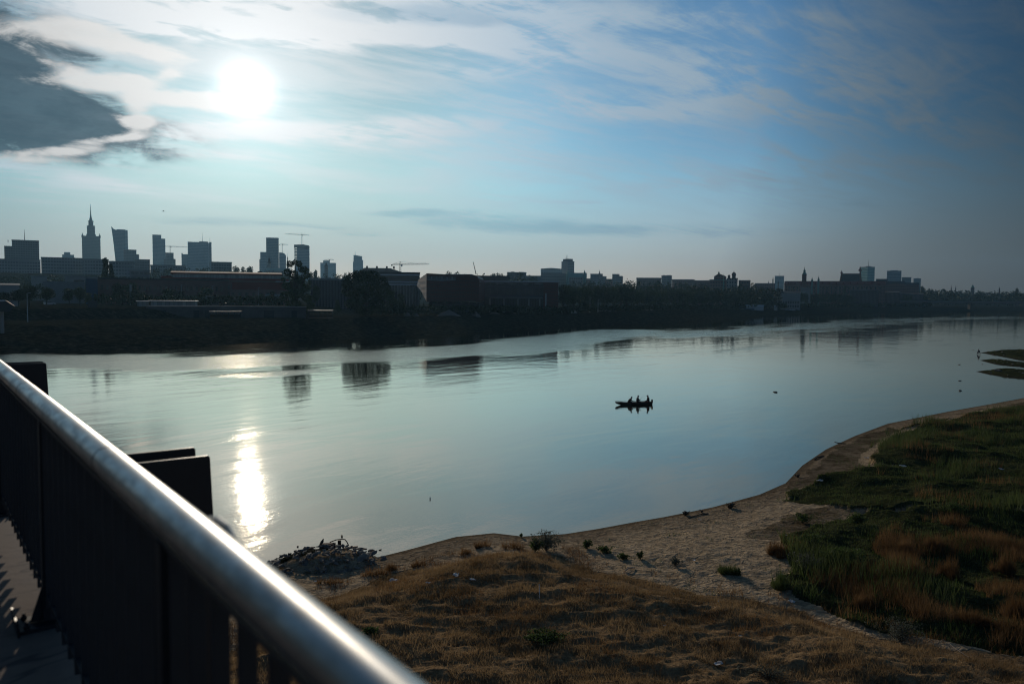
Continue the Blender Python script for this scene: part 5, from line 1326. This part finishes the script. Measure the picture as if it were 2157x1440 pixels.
for (px, py, s, lb) in [(627, 1151, .10, 'lone wet stone in the water, upper left of the heap'), (563, 1187, .14, 'lone flat stone in the water nearest the handrail'), (590, 1176, .08, 'small round stone in the water left of the heap'), (801, 1158, .10, 'lone stone in the water right of the heap'),
                        (2020, 768, .35, 'dark stone in the river, highest of three left of the gravel spits'), (2022, 802, .35, 'dark stone in the river, middle of three left of the gravel spits'), (2023, 823, .4, 'dark stone in the river, lowest of three left of the gravel spits'),
                        (2069, 767, .3, 'small stone between the upper gravel spits'), (2050, 737, .25, 'tiny stone off the tip of the upper gravel spit'), (1633, 826, .45, 'dark flat stone alone in the river right of the boat')]:
    x, y = G(px, py); stone(lb, x, y, .03, s)
for i in range(60):
    p_ = P_SPIT[i % 3]; px, py = random.uniform(2075, 2190), [lambda: random.uniform(739, 752), lambda: random.uniform(759, 769), lambda: random.uniform(780, 792)][i % 3]()
    x, y = G(px, py, .2)
    if pip(np.array([x]), np.array([y]), p_)[0]: stone('dark stone lying on one of the gravel spits at the right edge', x, y, hz(x, y), random.uniform(.2, .5), 'stones on the gravel spits')
def part(name, label, cat, mb, m, px, py, z, rz=0.0, rx=0.0, smooth=False):
    x, y = G(px, py, z)
    o = mb.build(name, m, None, (x, y, z), smooth); o.rotation_euler = (rx, 0, rz)
    return tag(o, label, cat)
part('wood_block', 'brown square beam lying on top of the stone heap', 'beam', MB().box(-.42, .42, -.12, .12, 0, .24), 'wood_block', 690, 1153, .42, .1)
part('post_stub', 'short upright post standing in the stone heap', 'post', MB().box(-.09, .09, -.09, .09, -.4, .42), 'wood_wet', 715, 1153, .42, .2)
part('bent_pipe', 'bent pipe arching over the top of the stone heap', 'pipe', MB().tube([(-.55, 0, .22), (-.2, 0, .36), (.1, 0, .40), (.28, 0, .38), (.38, 0, .25), (.5, -.1, .08)], .028, 8), 'pipe', 716, 1150, .42)
part('plank', 'thin plank end sticking out right of the bent pipe', 'plank', MB().box(-.4, .4, -.06, .06, 0, .04), 'pipe', 738, 1152, .5, .4)
part('floating_log', 'short dark log floating above the stone heap', 'log', MB().lathe([(.03, -.2), (.05, -.1), (.05, .15), (.02, .25)], 0, 0, 8), 'wood_wet', 720, 1128, .03, .3, R(90))
part('floating_log', 'tiny log tip in the water left of the stone heap', 'log', MB().tube([(-.5, 0, -.03), (0, .05, .06), (.45, .1, .12)], .03, 6), 'wood_wet', 587, 1196, .02, .5)

# bird builder
def bird(name, label, loc, rz, s, m, flying=False):
    me = bpy.data.meshes.new(name); 
    if flying: P = [(0, 0, 0), (.16, 0, .01), (-.2, 0, 0), (.24, 0, .02)]; E = [(0, 1), (0, 2), (1, 3)]; Rr = [.06, .045, .02, .03]
    else: P = [(0, 0, .14), (.07, 0, .21), (-.12, 0, .07), (.10, 0, .28), (-.24, 0, -.0)]; E = [(0, 1), (0, 2), (1, 3), (2, 4)]; Rr = [.075, .055, .045, .036, .016]
    mb = MB()
    if flying:
        mb.tube([(-.22, 0, 0), (-.1, 0, .0), (.05, 0, .01), (.16, 0, .02), (.22, 0, .03)], [.012, .045, .055, .035, .02], 8)
    else:
        mb.tube([(-.26, 0, -.01), (-.13, 0, .07), (-.02, 0, .15), (.06, 0, .22), (.09, 0, .27), (.12, 0, .30)], [.014, .04, .078, .06, .038, .03], 10)
    body = mb.build(name, m, None, loc, True)
    body.scale = (s, s, s); body.rotation_euler = (0, 0, rz)
    hz_ = (.10, 0, .30) if not flying else (.22, 0, .03)
    MB().tube([(hz_[0], 0, hz_[2]), (hz_[0] + .05, 0, hz_[2] - .005), (hz_[0] + .085, 0, hz_[2] - .02)], [.018, .012, .002], 6).build('beak', 'feather', body)
    if flying:
        for sg in (-1, 1): MB().add([(.08, 0, .02), (-.08, 0, .02), (.06, sg * .28, .12), (-.04, sg * .26, .11), (-.02, sg * .6, .05), (.08, 0, .03), (-.08, 0, .03), (.06, sg * .28, .13), (-.04, sg * .26, .12)], [(0, 1, 3, 2), (2, 3, 4), (5, 7, 8, 6), (7, 4, 8), (0, 2, 7, 5), (1, 6, 8, 3)]).build('wing', m, body)
    else:
        for sg in (-1, 1):
            MB().tube([(.05, sg * .055, .21), (-.04, sg * .082, .14), (-.18, sg * .04, .03)], [.02, .035, .008], 6).build('wing', m, body)
            MB().tube([(.0, sg * .03, .08), (.01, sg * .03, -.01)], .008, 5).build('leg', 'feather', body)
    return tag(body, label, 'bird')
x, y = G(679, 1145, .66)
bird('crow', 'black crow perched on the left end of the beam on the stone heap', (x, y, .66), 1.2, .85, 'feather')
v = at(344, 445, 150); bird('gull', 'tiny bird gliding in the sky above the tower cranes', (v.x, v.y, v.z), .4, 1.0, 'gull_feather', True)

# driftwood and litter
def stump(label, px, py, s, seed):
    x, y = G(px, py, .25); z = hz(x, y); r = random.Random(seed)
    t = thing('driftwood_stump', label, 'stump', (x, y, z), r.uniform(0, 6))
    mb = MB().tube([(-s * .5, 0, .1), (-s * .1, 0, s * .4), (s * .35, 0, s * .45)], [s * .35, s * .42, s * .25], 9); mb.build('trunk', 'wood_wet', t)
    for i in range(12):
        a = r.uniform(0, 2 * PI); b_ = r.uniform(-.2, 1.2)
        MB().tube([(0, 0, s * .35), (math.cos(a) * s * .5, math.sin(a) * s * .5, s * (.35 + b_ * .3)), (math.cos(a) * s * .85, math.sin(a) * s * .85, s * (.4 + b_ * .5))], [s * .14, s * .09, s * .02], 5).build('root', 'wood_wet', t)
stump('largest black driftwood stump at the waterline of the sand', 1540, 1066, .42, 1)
stump('black driftwood stump with a branch pointing over the water', 1445, 1080, .32, 2)
stump('small black driftwood knot between the two bigger stumps', 1478, 1075, .2, 3)
stump('dark driftwood snag at the water edge where the bank curves', 1680, 1000, .28, 4)
def stick(label, pts, m='bark', r_=.02, name='stick'):
    v = []
    for px, py, dz in pts:
        x, y = G(px, py, .3); z = hz(x, y) + dz; v.append((x, y, max(z, 0.02 + dz)))
    c = Vector(v[0]); tag(MB().tube([Vector(a) - c for a in v], r_, 6).build(name, m, None, c), label, 'stick')
stick('long pale stick lying on the grass at the lower right', [(1997, 1367, .05), (2012, 1382, .12), (2040, 1402, .05)], 'pipe', .015)
stick('pale dry stalk leaning in the middle of the mown bank', [(1136, 1310, .0), (1135, 1296, .35)], 'paper', .015)
stick('pale weathered branch on the crest of the mown bank', [(1316, 1213, .04), (1325, 1209, .12), (1337, 1205, .05)], 'tan_sheet', .03)
stick('dark branch reaching into the water near the bank curve', [(1782, 931, .02), (1765, 929, .12), (1758, 929, .2)], 'wood_wet', .05)
stick('dark twig at the water edge below the long branch', [(1735, 956, .02), (1722, 959, .1), (1716, 963, .05)], 'wood_wet', .06)
stick('dark wet plank at the shore beside the black knot', [(1450, 1086, .03), (1475, 1079, .04), (1492, 1077, .03)], 'wood_wet', .03)
def litter(label, px, py, s, m='paper'):
    x, y = G(px, py, .6); z = hz(x, y); x, y = G(px, py, z + .05); z = hz(x, y)
    r = random.Random(px); n = 5
    V = [(s * (i - 2) / 2, s * (j - 2) / 2 * .7, r.uniform(0, s * .5) + .06) for j in range(n) for i in range(n)]
    Fq = [(j * n + i, j * n + i + 1, (j + 1) * n + i + 1, (j + 1) * n + i) for j in range(n - 1) for i in range(n - 1)]
    V2 = [(a, b_, c - .006) for a, b_, c in V]
    o = MB().add(V + V2, Fq + [tuple(reversed([q + 25 for q in f])) for f in Fq]).build('litter', m, None, (x, y, z)); o.rotation_euler = (0, 0, r.uniform(0, 6))
    tag(o, label, 'litter')
for px, py, s, lb in [(830, 1224, .2, 'white paper scrap on the mown bank nearest the stone heap'), (960, 1223, .18, 'white paper scrap midway along the upper mown bank'), (902, 1237, .1, 'tiny pale scrap between the two white papers'), (995, 1226, .14, 'grey plastic scrap right of the second white paper'),
                       (665, 1221, .08, 'tiny white speck of litter below the stone heap'), (1513, 1271, .06, 'tiny pale litter below the round olive tussock'), (1462, 1180, .1, 'white wrapper on the sand below the weeds'), (1474, 1095, .09, 'small white scrap on the sand by the driftwood'),
                       (1655, 1128, .13, 'white scrap above the corner tussock'), (1902, 985, .25, 'white bag in the green growth near the path end'), (2109, 988, .18, 'white scrap near the right edge of the green growth'), (1727, 1017, .22, 'white scrap on the brown turf by the sand'),
                       (1826, 965, .2, 'pale scrap lying on the sand path bend'), (1667, 1267, .14, 'bright folded paper at the upper edge of the mown bank'), (1512, 1393, .16, 'bluish plastic scrap on the lower mown bank'), (1559, 1341, .08, 'tiny white scrap above the bluish plastic scrap'), (1075, 1165, .07, 'pale chip by the golden straw tuft'), (1400, 1318, .06, 'tiny white chip in the middle of the lower mown bank')]:
    litter(lb, px, py, s)
x, y = G(906, 1051, 0)  # tiny splash glint on the water, stood in for by a pale solid
tag(MB().lathe([(.035, -.12), (.04, .02), (.038, .10), (.015, .15), (.015, .19)], 0, 0, 8).build('splash_glint', 'paper', None, (x, y, 0)), 'splash glint on the river below the boat, modelled as a small pale float', 'glint')

# ---- people
def person(label, loc, rz, joints, jacket, legs, scale=1.0, cap=None, name='person'):
    P = joints['P']; E = joints['E']; Rr = joints['R']
    me = bpy.data.meshes.new(name); me.from_pydata([Vector(p) for p in P], E, []); me.update()
    o = bpy.data.objects.new(name, me); C.objects.link(o)
    md = o.modifiers.new('Skin', 'SKIN'); md.use_smooth_shade = True
    sv = me.skin_vertices[0].data
    for i, r in enumerate(Rr): sv[i].radius = ((r * 1.45, r * 1.45) if r > .03 else (r, r)); sv[i].use_root = (i == 0)
    o.modifiers.new('Sub', 'SUBSURF').levels = 1; o.modifiers[-1].render_levels = 1
    dg = bpy.context.evaluated_depsgraph_get(); ev = o.evaluated_get(dg)
    nm = bpy.data.meshes.new_from_object(ev); bpy.data.objects.remove(o)
    for mm in (jacket, legs, 'skin'): nm.materials.append(MT[mm])
    hd = Vector(P[joints['head']]); hands = [Vector(P[i]) for i in joints['hands']]; hip = joints['hipz']
    for pl in nm.polygons:
        c = pl.center
        if (c - hd).length < .17 or any((c - h_).length < .10 for h_ in hands): pl.material_index = 2
        elif min((c - Vector(P[i])).length for i in joints['torso']) < min((c - Vector(P[i])).length for i in joints['leg']): pl.material_index = 0
        else: pl.material_index = 1
        pl.use_smooth = True
    b_ = bpy.data.objects.new(name, nm); C.objects.link(b_); b_.location = loc; b_.rotation_euler = (0, 0, rz); b_.scale = (scale,) * 3
    n = Vector((joints['face'], 0, 0))
    mb = MB(); mb.lathe([(.105, .0), (.112, .04), (.095, .09), (.05, .118), (.01, .125)], hd.x - .012 * joints['face'], hd.y, 12)
    mb.v = [(a, c, z + hd.z + .015) for a, c, z in mb.v]
    if cap == 'brim': mb.box(hd.x + .02 * joints['face'], hd.x + .18 * joints['face'], hd.y - .07, hd.y + .07, hd.z + .03, hd.z + .05)
    mb.build('cap' if cap else 'hair', 'cloth_dark' if cap else 'feather', b_, smooth=True)
    f = joints['face']
    MB().tube([(hd.x + .09 * f, hd.y, hd.z + .01), (hd.x + .125 * f, hd.y, hd.z - .025)], [.012, .016], 6).build('nose', 'skin', b_)
    for sg in (-1, 1):
        MB().tube([(hd.x, hd.y + sg * .09, hd.z - .03), (hd.x, hd.y + sg * .098, hd.z + .03)], .016, 6).build('ear', 'skin', b_)
        MB().tube([(hd.x + .085 * f, hd.y + sg * .034, hd.z + .012), (hd.x + .1 * f, hd.y + sg * .034, hd.z + .012)], .009, 6).build('eye', 'feather', b_)
    return tag(b_, label, 'person')
def pose(lean=.3, f=1, arms='low', knees=.5, seat=0.0, head_drop=0.0, feet=None):
    # seated: pelvis at the origin height 'seat', facing +x (f = 1) or -x
    sp = .26; c, s = math.cos(lean), math.sin(lean)
    P = []; Rr = []; E = []
    def ad(p, r, par=None):
        P.append((p[0] * f, p[1], p[2])); Rr.append(r)
        if par is not None: E.append((par, len(P) - 1))
        return len(P) - 1
    z0 = seat + .11
    pel = ad((0, 0, z0), .14)
    ab = ad((s * .2, 0, z0 + c * .2), .13, pel); ch = ad((s * .42, 0, z0 + c * .42), .155, ab)
    nk = ad((s * .56, 0, z0 + c * .56), .06, ch)
    hx, hz1 = s * .60 + .06, z0 + c * .58 + .13 - head_drop
    hd = ad((hx, 0, hz1), .092, nk); top = ad((hx + .01, 0, hz1 + .10), .075, hd)
    torso = [pel, ab, ch, nk]; hands = []; legs = []
    for sg in (-1, 1):
        sh = ad((s * .47, sg * .19, z0 + c * .47), .062, ch)
        if arms == 'low': el, ha = (s * .4 + .10, sg * .24, z0 + .22), (s * .4 + .32, sg * .14, z0 + .14)
        elif arms == 'rod': el, ha = (s * .4 + .12, sg * .22, z0 + .20), (s * .4 + .36, sg * .05 + .02, z0 + .27)
        else: el, ha = (s * .4 - .02, sg * .28, z0 + .22), (s * .4 + .16, sg * .22, z0 + .04)
        e_ = ad(el, .045, sh); h_ = ad(ha, .034, e_); torso += [sh, e_]; hands.append(h_)
        d = Vector(ha) - Vector(el); d.normalize()
        for k in range(4):
            oy = (k - 1.5) * .021; L = (.075, .085, .08, .062)[k]
            a = ad((ha[0] + d.x * .06, ha[1] + oy, ha[2] + d.z * .06), .010, h_)
            b1 = ad((ha[0] + d.x * (.06 + L * .6), ha[1] + oy, ha[2] + d.z * (.06 + L * .6) - .012), .009, a)
            ad((ha[0] + d.x * (.06 + L * .8), ha[1] + oy, ha[2] + d.z * .08 - .045), .008, b1)
        a = ad((ha[0] + d.x * .03, ha[1] - sg * .045, ha[2] + .01), .011, h_); ad((ha[0] + d.x * .07, ha[1] - sg * .055, ha[2] + .005), .009, a)
        hp = ad((.03, sg * .09, z0 - .02), .09, pel)
        kn = ad((.42, sg * .13, z0 + knees * .16 - .02), .062, hp); an = ad((.50, sg * .12, seat - .28 + .0), .042, kn); to = ad((.66, sg * .13, seat - .31), .036, an)
        legs += [hp, kn, an, to]
    return dict(P=P, E=E, R=Rr, head=hd, hands=hands, torso=torso, leg=legs, hipz=z0, face=f)

# fishing boat
bx_, by_ = G(1336, 852, 0)
br_ = R(14)
boat = thing('fishing_boat', 'narrow dark wooden skiff with a pointed bow carrying three anglers on the river', 'boat', (bx_, by_, 0), br_)
n = 17; Lb = 4.9; V = []; Fq = []
sec = 7
for i in range(n):
    f = i / (n - 1); x = -Lb / 2 + Lb * f
    hb = .55 * min(1, (f + .02) * 2.6) ** .75 * (1 - .25 * max(0, f - .6) / .4)          # half beam
    gz_ = .28 + .18 * (1 - min(1, f * 3)) ** 2 + .05 * f; kz = -.12 + .30 * max(0, 1 - f * 4) ** 1.6
    for j in range(sec):
        a = -1 + 2 * j / (sec - 1)
        V.append((x - (.25 * (1 - f * 4) if f < .25 else 0) * (abs(a)), hb * (abs(a) ** .7) * (1 if a > 0 else -1), kz + (gz_ - kz) * abs(a) ** 2.2))
    for j in range(sec):
        a = -1 + 2 * j / (sec - 1)
        V.append((x - (.25 * (1 - f * 4) if f < .25 else 0) * (abs(a)), (hb - .035) * (abs(a) ** .7) * (1 if a > 0 else -1), kz + .04 + (gz_ - kz - .04) * abs(a) ** 2.2))
for i in range(n - 1):
    for j in range(sec - 1):
        o_ = i * 2 * sec
        Fq.append((o_ + j, o_ + j + 1, o_ + 2 * sec + j + 1, o_ + 2 * sec + j)); Fq.append((o_ + sec + j, o_ + 3 * sec + j, o_ + 3 * sec + j + 1, o_ + sec + j + 1))
    o_ = i * 2 * sec
    Fq.append((o_, o_ + 2 * sec, o_ + 3 * sec, o_ + sec)); Fq.append((o_ + sec - 1, o_ + 2 * sec - 1, o_ + 4 * sec - 1, o_ + 3 * sec - 1))
for o_ in (0, (n - 1) * 2 * sec): Fq.append(tuple(o_ + j for j in range(sec))); Fq.append(tuple(o_ + sec + j for j in range(sec)))
MB().add(V, Fq).build('hull', 'hull', boat)
MB().tube([(-Lb / 2 - .2, 0, .52), (-1.7, .42, .42), (-.5, .53, .36), (1, .52, .37), (Lb / 2, .42, .40)], .03, 6).build('gunwale', 'hull_red', boat)
MB().tube([(-Lb / 2 - .2, 0, .52), (-1.7, -.42, .42), (-.5, -.53, .36), (1, -.52, .37), (Lb / 2, -.42, .40)], .03, 6).build('gunwale', 'hull_red', boat)
for xx in (-.75, .45, 1.95): MB().box(xx - .12, xx + .12, -.48, .48, .24, .27).build('thwart', 'hull', boat)
ob = MB().box(Lb / 2 - .02, Lb / 2 + .16, -.1, .1, .25, .62).build('outboard_motor', 'steel_dark', boat)
MB().tube([(Lb / 2 + .1, 0, .3), (Lb / 2 + .14, 0, -.4)], .035, 6).build('shaft', 'steel_dark', ob)
Mx = Matrix.Translation((bx_, by_, 0)) @ Matrix.Rotation(br_, 4, 'Z')
def inboat(x, y, z): return Mx @ Vector((x, y, z))
person('angler hunched forward near the bow of the boat', inboat(-.85, 0, .27), br_, pose(.75, 1, 'low', .5), 'cloth_brown', 'cloth_dark', 1.0, 'cap')
person('upright angler in the middle of the boat', inboat(.42, 0, .27), br_, pose(.12, 1, 'rod', .4), 'cloth_grey', 'cloth_dark', 1.0)
person('angler in a brimmed cap at the stern of the boat beside the motor', inboat(2.0, 0, .27), br_, pose(.1, -1, 'rest', .4), 'cloth_dark', 'cloth_dark', 1.0, 'brim')
p0, p1 = inboat(.80, 0, .68), inboat(1.75, .9, 1.0)
tag(MB().tube([(0, 0, 0), (p1 - p0) * .5 + Vector((0, 0, .05)), p1 - p0], [.013, .009, .004], 5).build('fishing_rod', 'steel_dark', None, p0), 'thin fishing rod held by the upright angler in the boat', 'fishing rod')
p0 = inboat(-.45, 0, .42)
tag(MB().tube([(-.3, 0, .08), (1.3, .1, -.10)], .022, 6).add([(1.2, .02, -.12), (1.7, .02, -.16), (1.7, .18, -.16), (1.2, .18, -.12), (1.2, .02, -.10), (1.7, .02, -.14), (1.7, .18, -.14), (1.2, .18, -.10)], [(0, 1, 2, 3), (4, 5, 6, 7), (0, 1, 5, 4), (2, 3, 7, 6), (1, 2, 6, 5), (0, 3, 7, 4)]).build('oar', 'wood_block', None, p0 + Vector((0, 0, .06))), 'oar resting along the boat before the hunched angler', 'oar')
# angler on the spit
x, y = G(2063, 744.5, .2)
st_ = tag(MB().box(-.22, .22, -.2, .2, .32, .36).box(-.2, -.16, -.18, -.14, -.1, .32).box(.16, .2, -.18, -.14, -.1, .32).box(-.2, -.16, .14, .18, -.1, .32).box(.16, .2, .14, .18, -.1, .32).build('folding_stool', 'steel_dark', None, (x, y, .12)), 'low folding stool under the angler on the gravel spit', 'stool')
person('lone angler sitting at the tip of the upper gravel spit', (x, y, .47), PI, pose(.35, 1, 'rod', .5), 'cloth_dark', 'cloth_dark', 1.0, 'cap')
p0 = Vector((x - .4, y, .85))
tag(MB().tube([(0, 0, 0), (-1.3, 0, .25), (-2.6, .2, .35)], [.015, .01, .005], 5).build('fishing_rod', 'steel_dark', None, p0), 'fishing rod of the lone angler on the gravel spit', 'fishing rod')

# ================================================================= BRIDGE WE STAND ON
DK = EYE - 1.70
AX = R(37)
def bthing(name, label, cat, group=None, y=0.0, x=0.0):
    c, s = math.cos(AX), math.sin(AX)
    return thing(name, label, cat, (x * c - y * s, x * s + y * c, DK), AX, group)
foot = MB().box(-3.2, .74, -14, 240, -.55, 0).build('pavement', 'footway', None, (0, 0, DK)); foot.rotation_euler = (0, 0, AX)
tag(foot, kind='structure')
rt = bthing('bridge_railing', 'steel bridge railing with a thick brushed round handrail and close dark bars', 'railing')
hr = MB(); N_ = 60; yy = np.linspace(-3, 30, N_)
MB().tube([(.53, -3 + i * .55, 1.12) for i in range(61)], .0505, 40).build('handrail', 'rail_steel', rt, smooth=True)
for yy_ in (.5, 3.03, 5.5, 8.0, 10.5): MB().tube([(.53, yy_ - .004, 1.12), (.53, yy_ + .004, 1.12)], .0512, 40).build('weld_ring', 'steel_dark', rt)
MB().tube([(.572, 1.80, 1.150), (.578, 1.87, 1.156), (.578, 1.95, 1.156), (.572, 2.0, 1.150)], [.004, .009, .009, .004], 8).build('bracket', 'rail_steel', rt)
MB().box(.505, .555, -3, 30, 1.045, 1.057).build('top_bar', 'baluster_paint', rt)
MB().box(.512, .548, -3, 30, .15, .162).build('bottom_bar', 'baluster_paint', rt)
bb = MB().box(.509, .551, -.006, .006, .09, 1.044)
b0 = bb.build('baluster', 'baluster_paint', rt)
md = b0.modifiers.new('b', 'BEVEL'); md.width = .003; md.segments = 2
b0.location = (0, -2.5, 0)
for i in range(1, 100):
    o = b0.copy(); C.objects.link(o); o.parent = rt; o.location = (0, -2.5 + i * .178, 0)
px0 = MB().box(.498, .566, -.03, .03, .02, 1.05)
px0.prism([(.44, .02), (.498, .02), (.498, .20)], -.006, .006)
p0 = px0.build('post', 'post_paint', rt); p0.location = (0, 2.2, 0)
sh = MB().box(.385, .60, -.10, .10, .0, .018); sh.prism([(.375, .0), (.385, .0), (.380, .07), (.368, .075)], -.13, .13)
s0 = sh.build('base_plate', 'post_paint', p0)
s1 = MB()
s1 = [MB().lathe([(.014, .018), (.014, .034), (.008, .036), (.008, .05)], a, b_, 6).build('bolt', 'steel_dark', p0) for a, b_ in ((.42, -.07), (.42, .07), (.58, -.07), (.58, .07))]
for k in (-.3, 4.66, 7.2, 9.7, 12.2, 14.7, 17.2):
    o = p0.copy(); C.objects.link(o); o.parent = rt; o.location = (0, k, 0)
    for s_ in [s0] + s1:
        c = s_.copy(); C.objects.link(c); c.parent = o
# cable anchor outriggers beyond the railing: pairs of upright plates
for k, (ty, x1, zt) in enumerate(((5.20, 1.50, .675), (13.2, 1.53, .70))):
    t = bthing('anchor_bracket', ['nearer pair of upright dark steel plates standing just outside the railing', 'farther pair of upright dark steel plates outside the railing, near the left edge'][k], 'steel bracket', 'paired anchor plates', ty)
    for dy in (0, .33):
        o = MB().prism([(.76, -.9), (x1 + .02, -.9), (x1 + .05, -.5), (x1, zt - .012), (x1 - .012, zt), (.76, zt)], dy - .012, dy + .012).build('plate', 'anchor_plate', t)
        md = o.modifiers.new('b', 'BEVEL'); md.width = .004; md.segments = 2
    MB().box(.95, 1.35, .013, .317, -.6, .1).build('stiffener', 'anchor_plate', t)

# ================================================================= HAZE
mh = bpy.data.materials.new('haze_air'); mh.use_nodes = True; MT['haze_air'] = mh
nt = mh.node_tree
for n_ in list(nt.nodes): nt.nodes.remove(n_)
ou = nt.nodes.new('ShaderNodeOutputMaterial'); pv = nt.nodes.new('ShaderNodeVolumePrincipled')
pv.inputs['Color'].default_value = (.36, .70, 1.0, 1); pv.inputs['Density'].default_value = .000078; pv.inputs['Anisotropy'].default_value = .45
nt.links.new(pv.outputs[0], ou.inputs['Volume'])
o = MB().box(-5600, 5600, -5300, 5300, -16, 285).build('haze', 'haze_air'); tag(o, kind='stuff')
o['label'] = 'thin blue haze over the river and city'
